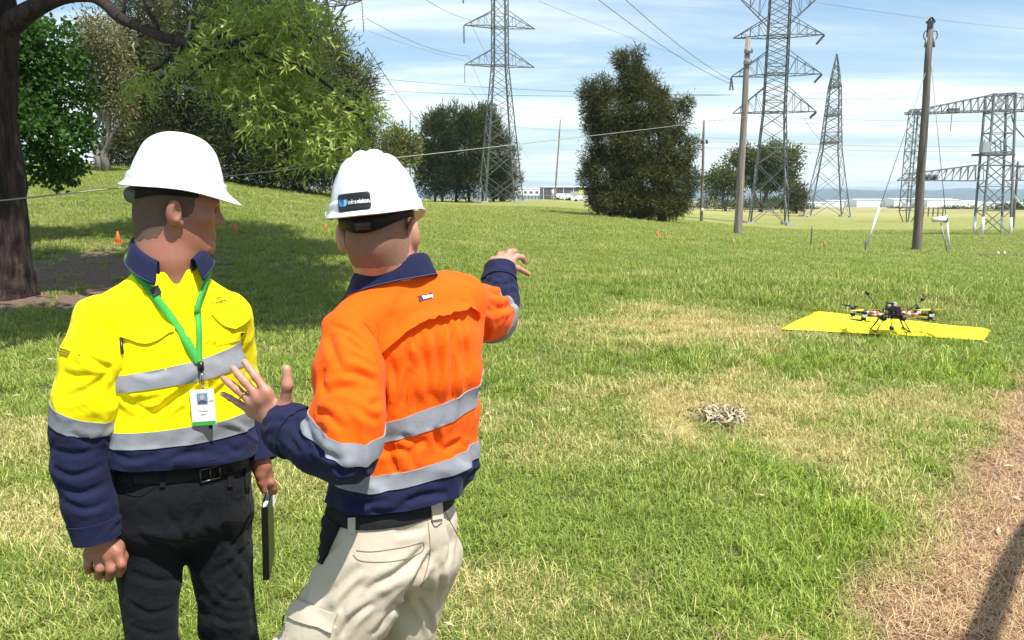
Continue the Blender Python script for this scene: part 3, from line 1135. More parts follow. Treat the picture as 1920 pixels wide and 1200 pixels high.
r, b, a = pole('shorter leaning timber pole standing in front of the widest pylon', (1383, 449), (1403, 72), 45, .235, .14, M_pole)
ax = (a - b).normalized()
for k, dz in enumerate((.75, 1.35)):
    MB().box(a - ax * dz + Vector((0, -.18, 0)), (.46, .12, .12)).build('short_crossarm', M_steel_dark, r)
    for s in (-1, 1): MB().tube([a - ax * dz + Vector((.19 * s, -.18, .05)), a - ax * dz + Vector((.19 * s, -.18, .24))], [.045, .03], 8).build('insulator', M_insul_pale, r)
pole_top = a
r, b, a = pole('thin distant pole with two dark switches near the top beside the big tree', (1315, 402), (1320, 226), 75, .15, .10, M_pole_dark)
for s in (-1, 1): MB().tube([a + Vector((.18 * s + .1, -.1, -1.75)), a + Vector((.26 * s + .1, -.1, -2.15))], .11, 8).build('switch', M_insul, r)
MB().tube([b + Vector((0, -.18, 1.0)), b + Vector((0, -.18, 1.35))], .10, 8).build('marker_band', M_white, r)
r, b, a = pole('plain pale pole left of the big dark tree in front of the grey warehouse', (1040, 374), (1051, 224), 140, .17, .12, M_pole)
MB().tube([b + Vector((-.35, -.2, .8)), b + Vector((-.35, -.2, 1.9))], .22, 8).build('meter_box', M_white, r)
r, b, a = pole('short dark pole at the right edge behind the switchyard frame', (1899, 428), (1909, 303), 82, .14, .11, M_pole_dark)
r, b, a = pole('far pole rising over the trees left of the slender pylon', (769, 300), (769, 212), 150, .15, .11, M_pole_dark)

# guy stays with white sleeves
def guy(label, p0, p1, p2, Y0, Y1):
    b = on_ground(p0[0], Y0)
    root = thing('guy_stay', label, 'guy wire', b, 'guy stays of the tall pole')
    a = W(p2[0], p2[1], Y1)
    e = b.lerp(a, (p0[1] - p1[1]) / (p0[1] - p2[1]))
    MB().tube([b + Vector((0, 0, -.1)), a], .016, 6).build('wire', M_wire, root)
    MB().tube([b.lerp(e, .12), e], .046, 8).build('sleeve', M_white, root)
    MB().tube([b + Vector((0, 0, -.1)), b.lerp(e, .14)], .03, 8).build('anchor_rod', M_steel, root)


guy('guy stay left of the tall pole with a long white sleeve', (1622, 487), (1649, 405), (1741, 120), 34, 35.5)
guy('guy stay right of the tall pole with a white sleeve', (1781, 489), (1768, 415), (1746, 120), 34, 35.5)
b = on_ground(1778, 34.2); root = thing('winch_post', 'white headed winch on a thin post right of the tall pole', 'winch', b)
MB().tube([b + Vector((0, 0, -.1)), W(1764, 418, 34.2)], .028, 8).build('post', M_steel_pale, root)
MB().tube([W(1749, 412, 34.2), W(1772, 411, 34.2)], [.11, .13], 10).build('drum', M_white, root)
MB().box(W(1772, 413, 34.2), (.16, .16, .2)).build('motor', M_insul, root)

# ------------------------------------------------------------------ wires
def wire(label, a, b, sag, r, mat=M_wire, group='overhead conductors', name='power_line', n=24):
    a, b = Vector(a), Vector(b)
    V, F = tube([a.lerp(b, k / n) + Vector((0, 0, -sag * 4 * (k / n) * (1 - k / n))) for k in range(n + 1)], r, 5, True)
    return tag(obj(name, V, F, mat), label, 'cable', group)


wire('pale rope rising from the left behind both men to the shorter timber pole', W(-260, 404, 9), W(1397, 219, 44.7), .06, .010, plain('rope', (.30, .29, .26), .8), None, 'rope', 40)
LW = [('conductor from the half hidden pylon down to the slender pylon', (686, 34, 74), (879, 105, 110), .7),
      ('nearer of the pair falling from the hanging insulator behind the dark shrubs', (688, 89, 74), (793, 236, 150), .5),
      ('second of the pair falling from the hanging insulator behind the dark shrubs', (689, 89, 74), (782, 226, 150), .3),
      ('conductor entering at the top edge and ending on the slender pylon', (790, -6, 74), (879, 36, 110), .3),
      ('conductor from the middle left arm of the slender pylon running behind it', (880, 36, 110), (922, 120, 190), .3),
      ('conductor dropping behind the body of the slender pylon', (879, 106, 110), (918, 190, 220), .4),
      ('upper long level conductor across the middle of the sky', (700, 146, 130), (1372, 178, 95), .6),
      ('lower long level conductor across the middle of the sky', (690, 168, 130), (1372, 178, 95), .5),
      ('faint level conductor low over the shrubs', (700, 205, 160), (1420, 226, 200), .6),
      ('lowest faint level conductor low over the shrubs', (700, 217, 160), (1420, 262, 200), .6),
      ('upper of two conductors sloping from the top edge to the widest pylon', (1150, -22, 60), (1372, 151, 95), .5),
      ('lower of two conductors sloping from the top edge to the widest pylon', (1095, -22, 60), (1372, 158, 95), .6),
      ('conductor from the lower right arm of the widest pylon to the pointed pylon', (1508, 223, 95), (1548, 271, 150), .3),
      ('conductor leaving the widest pylon low to the right', (1527, 4, 95), (2050, 60, 200), .8),
      ('conductor from the top right arm of the slender pylon towards the big tree', (1010, 2, 110), (1420, 150, 260), .8),
      ('conductor passing high behind the slender pylon at the top of the sky', (690, 58, 130), (905, 120, 180), .5),
      ('conductor falling from the slender pylon to the far plain', (880, 166, 110), (1000, 300, 400), .8)]
for lab, p, q, sg in LW:
    wire(lab, W(*p), W(*q), sg, .030)
for k, (py, x0, x1) in enumerate(((171, 1420, 1700), (181, 1424, 1700), (222, 1420, 2000), (231, 1424, 2000), (270, 1420, 2000), (279, 1424, 2000))):
    wire(('top', 'second', 'third', 'fourth', 'fifth', 'lowest')[k] + ' of six level conductors passing the pointed pylon', W(x0, py - 4, 153), W(x1, py + 2, 160), .6, .035)

# ------------------------------------------------------------------ far buildings, vehicles, fence
M_ware = plain('grey_cladding', (.085, .09, .11), .6, var=.1)
M_ware_w = plain('white_cladding', (.80, .82, .84), .6, var=.05)
M_roofw = plain('pale_roof', (.70, .72, .74), .5, var=.05)
M_glass = plain('dark_glass', (.03, .04, .05), .15)


def warehouse(label, px0, px1, py0, py1, Y, depth, wall, roof, bays=8, base=None, group=None, skew=0.0):
    a, b = W(px0, py1, Y), W(px1, py1, Y)
    top = W(px0, py0, Y).z
    z0 = a.z - 1.0
    dv = Vector((skew, 1, 0)).normalized() * depth
    root = thing('warehouse', label, 'warehouse', (a + b) / 2, group)
    m = MB()
    P = [Vector((a.x, a.y, z0)), Vector((b.x, b.y, z0))]; P += [P[1] + dv, P[0] + dv]
    Q = [Vector((p.x, p.y, top)) for p in P]
    m.add(P + Q, [(0, 1, 5, 4), (1, 2, 6, 5), (2, 3, 7, 6), (3, 0, 4, 7)])
    m.build('wall', wall, root)
    rise = (top - a.z) * .12
    c = [q + Vector((0, 0, .02)) for q in Q]
    e = .012 * (b - a).length
    r0, r1 = (c[0] + c[3]) / 2 + Vector((-e, 0, rise)), (c[1] + c[2]) / 2 + Vector((e, 0, rise))
    c = [c[0] + Vector((-e, -e, 0)), c[1] + Vector((e, -e, 0)), c[2] + Vector((e, e, 0)), c[3] + Vector((-e, e, 0))]
    MB().add(c + [r0, r1], [(0, 1, 5, 4), (2, 3, 4, 5), (0, 4, 3), (1, 2, 5)]).build('roof', roof, root)
    H = top - a.z
    for k in range(bays):
        x = lerp(a.x, b.x, (k + .5) / bays)
        MB().box((x, a.y - .04, a.z + H * .25), ((b.x - a.x) / bays * .5, .08, H * .5)).build('roller_door', base or wall, root)
    for k in range(bays + 1):
        x = lerp(a.x, b.x, k / bays)
        MB().box((x, a.y - .06, (a.z + top) / 2 - .4), ((b.x - a.x) * .004 + .05, .10, H)).build('downpipe', roof, root)
    return root


warehouse('dark grey flat warehouse left of the big dark tree', 1019, 1150, 351, 372, 310, 40, M_ware, M_ware_w, 7, M_ware)
warehouse('pale low warehouse between the slender pylon and the grey warehouse', 958, 1012, 354, 363, 420, 40, M_ware_w, M_roofw, 5, M_ware)
RW = [(1515, 1560, 381, 391, 880), (1556, 1612, 377, 389, 980), (1606, 1668, 375, 389, 940), (1676, 1745, 374, 389, 900), (1738, 1800, 375, 391, 820), (1790, 1842, 378, 391, 860), (1850, 1935, 381, 391, 900)]
RL = ['small white warehouse under the pointed pylon', 'second white warehouse right of the pointed pylon', 'white warehouse left of the thin mast', 'white warehouse between the thin mast and the tall pole',
      'white warehouse right of the tall pole', 'white warehouse left of the switchyard frame', 'white warehouse behind the switchyard frame']
for (x0, x1, y0, y1, Y), lab in zip(RW, RL):
    warehouse(lab, x0, x1, y0, y1, Y, 60, M_ware_w, M_roofw, 4, M_ware_w, 'white warehouses on the far plain', .2)

M_carw = plain('white_paint', (.78, .78, .77), .25, var=.02)
M_silver = plain('silver_panel', (.46, .48, .50), .35, .5, var=.1)
M_tyre = plain('rubber', (.02, .02, .02), .8)


def vehicle(name, label, cat, c, L, Wd, H, hcab, body, yaw):
    root = thing(name, label, cat, c)
    R = Matrix.Rotation(yaw, 3, 'Z')
    m = MB()
    prof = [(-L / 2, .35), (-L / 2, .95), (-L * .36, 1.0), (-L * .22, hcab), (L * .30, hcab), (L * .47, 1.05), (L / 2, .95), (L / 2, .35)]
    V = []
    for s in (-1, 1):
        for x, z in prof: V.append(c + R @ Vector((x, s * Wd / 2 * (.84 if z > 1.1 else 1), z)))
    n = len(prof)
    F = [tuple(range(n))[::-1], tuple(range(n, 2 * n))] + [(k, (k + 1) % n, n + (k + 1) % n, n + k) for k in range(n)]
    m.add(V, F).build('body', body, root)
    if H > 2:
        MB().box(c + R @ Vector((L * .20, 0, .9 + (H - .9) / 2)), (L * .62, Wd, H - .9), R).build('cargo_box', M_silver, root)
    for s in (-1, 1):
        MB().box(c + R @ Vector((0, s * (Wd * .435), hcab - .24)), (L * .42, .03, .32), R).build('window', M_glass, root)
        for x in (-L * .32, L * .32):
            q = c + R @ Vector((x, s * Wd * .46, .33))
            MB().tube([q - R @ Vector((0, .11, 0)), q + R @ Vector((0, .11, 0))], .33, 12).build('wheel', M_tyre, root)


vehicle('box_truck', 'silver box truck parked before the grey warehouse', 'truck', on_ground(1074, 185), 4.4, 1.9, 2.2, 1.7, M_carw, .12)
vehicle('white_car', 'white car left of the silver box truck', 'car', on_ground(1054, 176), 4.4, 1.8, 1.5, 1.45, M_carw, .3)
vehicle('white_utility', 'white low vehicle at the left foot of the big dark tree', 'car', on_ground(1093, 165), 5.0, 1.8, 1.4, 1.35, M_carw, .05)
b = on_ground(1090, 168); root = thing('road_sign', 'yellow road sign beside the silver truck', 'sign', b)
MB().box(b + Vector((0, 0, 2.1)), (1.1, .05, .8)).build('panel', plain('sign_yellow', (.75, .68, .12), .5), root)
MB().bar(b, b + Vector((0, .06, 2.4)), .07).build('post', M_steel, root)

for lab, xa, xb, Y in (('pale guard rail with dark gap under the umbrella shaped tree', 1300, 1505, 186), ('guard rail in front of the grey warehouse', 965, 1062, 150)):
    a, b = on_ground(xa, Y), on_ground(xb, Y)
    root = thing('guard_rail', lab, 'fence', (a + b) / 2)
    n = 15
    P = [on_ground(lerp(xa, xb, k / n), Y) for k in range(n + 1)]
    for k in range(n): MB().bar(P[k] + Vector((0, -.06, .78)), P[k + 1] + Vector((0, -.06, .78)), .05, .34).build('rail', M_steel_pale, root)
    for p in P: MB().bar(p + Vector((0, 0, -.2)), p + Vector((0, 0, .9)), .13).build('post', M_pole_dark, root)

# paddock fence posts on the tan field
root = thing('paddock_fence', 'low dark stock yard rails on the tan field behind the tall pole', 'fence', on_ground(1745, 150))
for k in range(6):
    p = on_ground(1722 + k * 9, 150); MB().bar(p + Vector((0, 0, -.2)), p + Vector((0, 0, 1.8)), .18).build('post', M_pole_dark, root)
for zz in (.7, 1.5): MB().bar(on_ground(1722, 150) + Vector((0, -.12, zz)), on_ground(1767, 150) + Vector((0, -.12, zz)), .12).build('rail', M_pole_dark, root)
# ------------------------------------------------------------------ trees
def leaf_mesh(C, D, L, Wd, tone, rng, fold=.0):
    """rhombic leaves at C pointing along D"""
    n = len(C)
    r = rng.normal(size=(n, 3))
    X = np.cross(D, r); X /= np.maximum(np.linalg.norm(X, axis=1), 1e-9)[:, None]
    L = np.asarray(L)[:, None]; Wd = np.asarray(Wd)[:, None]
    V = np.empty((n, 4, 3))
    V[:, 0] = C; V[:, 1] = C + D * L * .42 + X * Wd * .5; V[:, 2] = C + D * L; V[:, 3] = C + D * L * .42 - X * Wd * .5
    F = np.arange(n * 4).reshape(n, 4)
    return V.reshape(-1, 3), F, np.repeat(tone, 4)


def unit(v): return v / np.maximum(np.linalg.norm(v, axis=1), 1e-9)[:, None]


def crown(name, blobs, n, leaf, mat, parent, rng, clump=.45, per=22, up=0.0, droop=0.0, shell=.55, flat=1.0, jit=.8):
    """foliage: clumps spread through ellipsoid blobs, each a spray of leaves"""
    B = np.array(blobs, float)
    vol = (B[:, 3] * B[:, 4] + B[:, 4] * B[:, 5] + B[:, 3] * B[:, 5])
    nc = max(1, n // per)
    k = rng.choice(len(B), nc, p=vol / vol.sum())
    d = unit(rng.normal(size=(nc, 3)))
    rad = (shell + (1 - shell) * rng.uniform(size=nc) ** .6) * rng.uniform(.86, 1.1, nc)
    CC = B[k, :3] + d * B[k, 3:6] * rad[:, None]
    sz = clump * rng.uniform(.55, 1.35, nc)
    ct = rng.uniform(size=nc)
    C = np.repeat(CC, per, 0); S = np.repeat(sz, per)[:, None]
    O = rng.normal(size=(nc * per, 3)) * .5; O[:, 2] *= flat
    C = C + O * S
    D = unit(O * 1.0 + np.repeat(d, per, 0) * .7 + rng.normal(size=(nc * per, 3)) * jit + np.array([0, 0, up - droop]))
    tone = np.clip(np.repeat(ct, per) * .6 + rng.uniform(size=nc * per) * .5 - .05, 0, 1)
    V, F, T = leaf_mesh(C, D, leaf[0] * rng.uniform(.6, 1.3, nc * per), leaf[1] * rng.uniform(.7, 1.3, nc * per), tone, rng)
    o = obj(name, V, F, mat, parent, True, attrs={'tone': T})
    return o, CC


def bark(name, a, b, sc=(9, 9, 1.2), bump=1.0):
    t = NT(name)
    n1 = t.noise(1, 7, .7, t.co(sc), .6)
    n2 = t.noise(2.2, 4)
    return t.pbr(t.mix(t.ramp(n1, .32, .68), a, t.mix(t.ramp(n2, .35, .65), b, tuple(x * .7 for x in b))), .95, 0, t.bump(n1, bump, .05))


M_bark_red = bark('reddish_bark', (.006, .0035, .003), (.075, .042, .033), (11, 11, 1.3), 1.0)
M_bark_grey = bark('grey_bark', (.055, .047, .040), (.16, .14, .12))
M_bark_pale = bark('pale_gum_bark', (.15, .13, .11), (.40, .36, .31), (3, 3, 1))
L_casu = leafmat('casuarina_needles', (.026, .038, .013), (.110, .130, .046), .25)
L_casu2 = leafmat('olive_casuarina_needles', (.036, .045, .014), (.128, .134, .049), .25)
L_broad = leafmat('dark_broad_leaves', (.018, .050, .010), (.075, .170, .028), .38)
L_gum = leafmat('gum_leaves', (.10, .10, .042), (.27, .25, .12), .32)
L_lance = leafmat('lance_leaves', (.060, .105, .014), (.42, .50, .12), .35, .38, None, .35)
L_yel = leafmat('yellow_green_leaves', (.09, .10, .02), (.24, .26, .07), .3)
L_bush = leafmat('bush_leaves', (.045, .06, .016), (.14, .16, .045), .3)


def limb(m, a, b, ra, rb, rng, bend=.12, n=5):
    a, b = Vector(a), Vector(b)
    L = (b - a).length
    P = [a.lerp(b, k / n) + Vector(rng.normal(size=3) * bend * L * .25) * math.sin(math.pi * k / n) for k in range(n + 1)]
    m.tube(P, [lerp(ra, rb, k / n) for k in range(n + 1)], 7)
    return P


def tree(name, label, px, Y, blobs_px, n, leaf, mat, barkm, trunk_r, seed, group=None, dep=.8, lean=0.0, vis_trunks=None, limbs=6, top_f=None, **kw):
    """blobs_px: (px, py, rx, ry) as the photograph shows them at distance Y (turned into metres)"""
    rng = np.random.default_rng(seed)
    b = on_ground(px, Y)
    root = thing(name, label, 'tree', b, group)
    s = Y / FPX
    B = []
    for q in blobs_px:
        c = W(q[0], q[1], Y); oy = q[4] * s if len(q) > 4 else 0
        B.append((c.x, Y + oy, c.z, q[2] * s, max(q[2], q[3] * .6) * s * dep, q[3] * s))
    o, CC = crown('crown', B, n, leaf, mat, root, rng, **kw)
    top = max(B, key=lambda q: q[2] + q[5] * .3)
    starts = vis_trunks or [px]
    m = MB()
    for i, tx in enumerate(starts):
        g = on_ground(tx, Y)
        e = Vector(((top[0] if len(starts) == 1 else g.x * .8 + top[0] * .2), top[1], top[2] + top[5] * .35))
        if top_f: e.z = lerp(g.z, e.z, top_f)
        P = limb(m, g + Vector((0, 0, -.3)), e, trunk_r, trunk_r * .22, rng, .12, 7)
        for k in range(limbs):
            c = CC[rng.integers(len(CC))]
            st = P[1 + rng.integers(4)]
            limb(m, st, Vector(c), trunk_r * .38, trunk_r * .05, rng, .25)
    m.build('trunk', barkm, root)
    return root


CS = dict(clump=.75, per=26, droop=-.15, shell=.35, jit=.75)
# --- belt of tall casuarinas on the left
grp = 'casuarinas in the left belt'
tree('casuarina_tree', 'tall grey green casuarina rising behind the left hard hat', 262, 52, [(262, 40, 44, 90), (262, 150, 50, 80), (272, 240, 58, 62), (235, 290, 46, 42)], 22000, (.46, .065), L_casu2, M_bark_grey, .26, 101, grp, **CS)
tree('casuarina_tree', 'casuarina behind the hanging branch with its top out of sight', 345, 50, [(372, 10, 40, 110), (352, 150, 66, 90), (340, 265, 75, 60), (400, 90, 44, 90)], 26000, (.46, .065), L_casu, M_bark_grey, .28, 102, grp, **CS)
tree('casuarina_tree', 'dark casuarina in the middle of the left belt', 450, 48, [(450, 60, 66, 110), (455, 190, 78, 110), (455, 290, 82, 58)], 28000, (.46, .065), L_casu, M_bark_grey, .28, 103, grp, **CS)
tree('casuarina_tree', 'dense dark casuarina low behind the hanging green branch', 560, 46, [(560, 130, 70, 110), (565, 250, 78, 90), (550, 310, 85, 48), (520, 60, 50, 80)], 30000, (.46, .065), L_casu, M_bark_grey, .28, 104, grp, **CS)
tree('casuarina_tree', 'pointed casuarina at the right end of the left belt', 640, 50, [(625, 120, 28, 75), (650, 190, 48, 90), (683, 200, 22, 78), (640, 270, 60, 75), (655, 325, 42, 38)], 18000, (.46, .055), L_casu2, M_bark_grey, .24, 105, grp, **CS)
tree('gum_tree', 'pale trunked gum with thin olive foliage behind the left trunk', 190, 45, [(185, 70, 48, 46), (165, 110, 34, 40), (212, 140, 34, 52), (188, 170, 30, 36), (226, 190, 20, 46)], 9000, (.28, .075), L_gum, M_bark_pale, .24, 106, None, vis_trunks=[186, 204], clump=.62, per=18, droop=.35, shell=.2)
tree('gum_tree', 'slim olive gum peeping out above the left belt', 320, 66, [(318, 10, 24, 50), (332, 60, 26, 40), (300, 50, 22, 40)], 3000, (.42, .10), L_gum, M_bark_pale, .20, 107, None, clump=.8, per=18, droop=.35, shell=.2)
# --- dark clump beside the slender pylon
grp = 'dark trees beside the slender pylon'
C6 = dict(clump=.8, per=26, up=.65, shell=.4, jit=.55)
tree('casuarina_tree', 'leftmost rounded tree of the dark clump beside the slender pylon', 822, 118, [(822, 268, 34, 58), (812, 328, 34, 42)], 13000, (.85, .12), L_casu, M_bark_grey, .22, 111, grp, vis_trunks=[815, 830], **C6)
tree('casuarina_tree', 'spiky topped middle tree of the dark clump beside the slender pylon', 866, 121, [(850, 235, 30, 38), (890, 240, 28, 36), (870, 285, 48, 70), (862, 335, 42, 38)], 17000, (.85, .12), L_casu, M_bark_grey, .22, 112, grp, vis_trunks=[855, 880], **C6)
tree('casuarina_tree', 'rightmost tree of the dark clump standing behind the pylon legs', 925, 124, [(905, 245, 32, 46), (925, 300, 40, 60), (942, 340, 32, 38)], 15000, (.85, .12), L_casu, M_bark_grey, .22, 113, grp, vis_trunks=[905, 925, 940], **C6)
tree('small_tree', 'small yellow green tree left of the dark clump', 745, 112, [(740, 258, 20, 20), (765, 268, 22, 24), (752, 292, 34, 22)], 5500, (.5, .2), L_yel, M_bark_grey, .16, 114, clump=.8, per=18, shell=.3)
tree('shrub', 'dusty bush between the right hard hat and the left belt', 712, 80, [(712, 285, 22, 25), (700, 310, 26, 25)], 2600, (.4, .10), L_casu2, M_bark_grey, .12, 115, clump=.6, per=18, shell=.3)
# --- big lone casuarina
tree('casuarina_tree', 'big lone dark casuarina in the middle of the field', 1200, 55,
     [(1180, 122, 20, 26), (1188, 158, 28, 32), (1215, 160, 16, 22), (1128, 172, 24, 28), (1148, 208, 42, 40), (1108, 200, 18, 28), (1205, 205, 44, 48), (1240, 205, 18, 36), (1268, 228, 20, 34), (1146, 262, 38, 44), (1205, 270, 58, 58), (1268, 290, 24, 46), (1140, 330, 42, 50), (1205, 335, 64, 56), (1262, 345, 36, 52), (1170, 378, 66, 26), (1235, 384, 56, 22), (1110, 300, 16, 26), (1100, 172, 13, 18), (1113, 238, 16, 18), (1101, 335, 12, 20), (1296, 275, 10, 22), (1286, 196, 11, 15), (1163, 112, 11, 15), (1198, 104, 9, 13), (1300, 340, 9, 24)],
     120000, (.34, .046), L_casu2, M_bark_grey, .34, 121, None, vis_trunks=[1150, 1195, 1240], limbs=9, clump=.34, per=26, droop=-.1, shell=.60, jit=.8, dep=.9, top_f=.55)
# --- trees under the widest pylon
tree('umbrella_tree', 'spreading umbrella crowned tree seen through the widest pylon', 1424, 190, [(1450, 295, 45, 28), (1418, 300, 40, 26), (1385, 300, 24, 20), (1482, 310, 18, 32), (1440, 338, 36, 18), (1404, 330, 30, 22), (1465, 340, 24, 22)], 11000, (.95, .34), L_bush, M_bark_grey, .55, 131, None, limbs=14, clump=1.6, per=18, shell=.45, flat=.5)
tree('small_tree', 'round green tree left of the umbrella crowned tree', 1361, 182, [(1352, 330, 26, 20), (1368, 345, 24, 22), (1335, 348, 18, 20)], 4500, (.8, .28), L_bush, M_bark_grey, .35, 132, None, limbs=8, clump=1.2, per=18, shell=.4)
tree('shrub', 'dark rounded shrub right of the umbrella crowned tree', 1494, 176, [(1494, 365, 18, 22), (1490, 380, 20, 14)], 3200, (.8, .2), L_casu2, M_bark_grey, .25, 133, None, clump=1.0, per=18, shell=.4)
for k, (px, Y, bl, lab) in enumerate([(1796, 260, [(1796, 397, 32, 6), (1780, 398, 22, 5)], 'low dark hedge right of the tall pole'), (1895, 240, [(1895, 394, 34, 9), (1920, 391, 26, 11)], 'dark bushes at the right edge behind the frame'),
                                  (1505, 300, [(1505, 392, 26, 5)], 'low scrub right of the widest pylon'), (1690, 420, [(1690, 394, 30, 3)], 'thin scrub line behind the mast'), (1340, 230, [(1330, 383, 40, 10), (1400, 384, 50, 8)], 'dark scrub behind the guard rail'), (1455, 240, [(1455, 382, 40, 9)], 'dull scrub behind the umbrella crowned tree')]):
    tree('shrub', lab, px, Y, bl, 2600, (.9, .3), L_casu if k % 2 else L_casu2, M_bark_grey, .15, 140 + k, 'shrubs on the far plain', clump=1.2, per=16, shell=.3)

# --- near trees on the left: the big trunk with its low bough, and the broad leaved tree behind it
rng = np.random.default_rng(5)
YT = 12.6
base = on_ground(14, YT)
root = thing('red_barked_tree', 'big red barked tree at the left edge with a low bough and bright hanging leaves', 'tree', base)
P = [W(0, 575, YT), W(6, 540, YT), W(2, 470, YT), W(-6, 330, YT), W(-14, 200, YT), W(-14, 90, YT), W(-10, 20, YT), W(-20, -120, YT + .2), W(-60, -330, YT + .3)]
P[0].z = base.z - .15
V, F = tube(spline(P, 7), np.interp(np.linspace(0, 8, 57), np.arange(9), [.56, .46, .41, .37, .335, .315, .31, .26, .2]), 26, True, .035)
V = np.array(V); nz_ = fbm(np.stack([V[:, 0] * 7, V[:, 1] * 7, V[:, 2] * .9], 1), 4)
cxy = A(P[3].x, P[3].y)
dv = V[:, :2] - cxy; dv /= np.linalg.norm(dv, axis=1)[:, None]
V[:, :2] += dv * (nz_ * .10)[:, None]
obj('trunk', V, F, M_bark_red, root)
# bough
Pb = [W(8, 55, YT), W(60, 18, YT - .2), W(112, -4, YT - .5), W(165, -8, YT - .9), (W(196, 6, YT - 1.2)), W(226, 34, YT - 1.6), W(268, 52, YT - 2.0), W(300, 68, YT - 2.3), W(345, 78, YT - 2.7), W(392, 92, YT - 3.0), W(440, 80, YT - 3.2), W(500, 60, YT - 3.3)]
m = MB(); m.tube(spline(Pb, 5), np.interp(np.linspace(0, 11, 56), np.arange(12), [.19, .14, .105, .088, .082, .078, .074, .066, .055, .042, .03, .015]), 12)
LEAFC = []
twigs = [((300, 68, -2.3), (256, -40, -2.0)), ((345, 78, -2.7), (300, 128, -2.9)), ((392, 92, -3.0), (440, 190, -3.1)), ((440, 80, -3.2), (520, 210, -3.3)), ((440, 80, -3.2), (560, 120, -3.4)), ((392, 92, -3.0), (470, 10, -3.0)),
         ((520, 210, -3.3), (600, 270, -3.4)), ((560, 120, -3.4), (650, 200, -3.3)), ((560, 120, -3.4), (590, 60, -3.3)), ((650, 200, -3.3), (690, 230, -3.2)), ((300, 128, -2.9), (262, 152, -3.0)), ((440, 190, -3.1), (385, 185, -3.1)), ((520, 210, -3.3), (540, 300, -3.2)),
         ((340, 130, -3.0), (330, 178, -3.0)), ((440, 80, -3.2), (350, 150, -3.3)), ((600, 270, -3.4), (640, 280, -3.3)), ((226, 34, -1.6), (258, -60, -1.6))]
for a, b in twigs:
    limb(m, W(a[0], a[1], YT + a[2]), W(b[0], b[1], YT + b[2]), .028, .008, rng, .2, 5)
m.build('bough', M_bark_red, root)
m = MB()
for a, b in (((250, 60, -1.9), (262, 120, -2)), ((300, 130, -3), (345, 160, -3)), ((345, 160, -3), (395, 178, -3)), ((345, 160, -3), (330, 195, -3)), ((395, 178, -3), (415, 205, -3)), ((360, 165, -3), (390, 160, -3)), ((350, 75, -2.7), (360, 30, -2.7)), ((345, 78, -2.7), (358, 40, -2.7))):
    limb(m, W(a[0], a[1], YT + a[2]), W(b[0], b[1], YT + b[2]),   .017, .006, rng, .25, 5)
m.build('bare_twigs', M_bark_pale, root)
# lance leaves in hanging sprays
cl = [(500, 55, 92, 62, 26), (560, 110, 74, 64, 22), (450, 120, 70, 52, 20), (400, 60, 40, 40, 6), (520, 180, 72, 48, 20), (440, 180, 40, 26, 7), (600, 190, 52, 44, 14), (560, 245, 56, 40, 15), (650, 215, 42, 36, 11), (690, 195, 16, 22, 4), (640, 262, 36, 24, 9), (590, 285, 44, 26, 9), (270, 148, 24, 20, 4), (370, 110, 24, 22, 4), (340, 135, 24, 18, 3), (475, 222, 36, 22, 7), (545, 20, 60, 34, 12), (460, 20, 50, 30, 8), (262, 158, 16, 10, 2), (668, 258, 20, 20, 4)]
Cs, Ds, Ts = [], [], []
for (px, py, rx, ry, w) in cl:
    for _ in range(int(w * 4.6)):
        q = rng.normal(size=2) * .55
        c = np.array(W(px + q[0] * rx, py + q[1] * ry, YT - 3.1 + rng.normal() * .45))
        out = unit(rng.normal(size=(1, 3)))[0] * np.array([1, 1, .5])
        k = rng.integers(9, 17); tn = rng.uniform()
        st = c + out * .0
        for j in range(k):
            p_ = st + out * (.019 * j) + np.array([0, 0, -.0009 * j * j]) + rng.normal(size=3) * .012
            Cs.append(p_)
            Ds.append(out * .6 + rng.normal(size=3) * .6 + np.array([0, 0, -.38]))
            Ts.append(np.clip(tn * .6 + rng.uniform() * .45, 0, 1))
Cs, Ds = np.array(Cs), unit(np.array(Ds)); n = len(Cs)
V, F, T = leaf_mesh(Cs, Ds, .108 * rng.uniform(.6, 1.25, n), .024 * rng.uniform(.7, 1.3, n), np.array(Ts), rng)
obj('foliage', V, F, L_lance, root, attrs={'tone': T})
# the crown above the picture's top edge, which shades the lawn
o, CC = crown('crown', [(-1.5, 9.0, 8.0, 1.5, 1.5, 1.0), (-2.5, 12.2, 8.4, 2.3, 2.4, 1.2), (-3.7, 16.6, 9.2, 2.7, 2.8, 1.3), (-6.4, 20.0, 10.2, 3.0, 2.6, 1.4), (-6.0, 12.6, 8.6, 2.4, 2.6, 1.5), (-8.8, 12.8, 9.8, 2.6, 2.6, 1.9), (-3.8, 7.6, 8.0, 1.9, 1.1, .9), (0.0, 9.0, 8.0, 1.4, 1.3, .9)], 84000, (.32, .13), L_lance, root, rng, clump=.6, per=24, droop=.2, shell=.1)
m = MB()
for k in range(16): limb(m, P[-1 - (k % 2)], Vector(CC[rng.integers(len(CC))]), .10, .02, rng, .15, 6)
m.build('upper_limbs', M_bark_red, root)

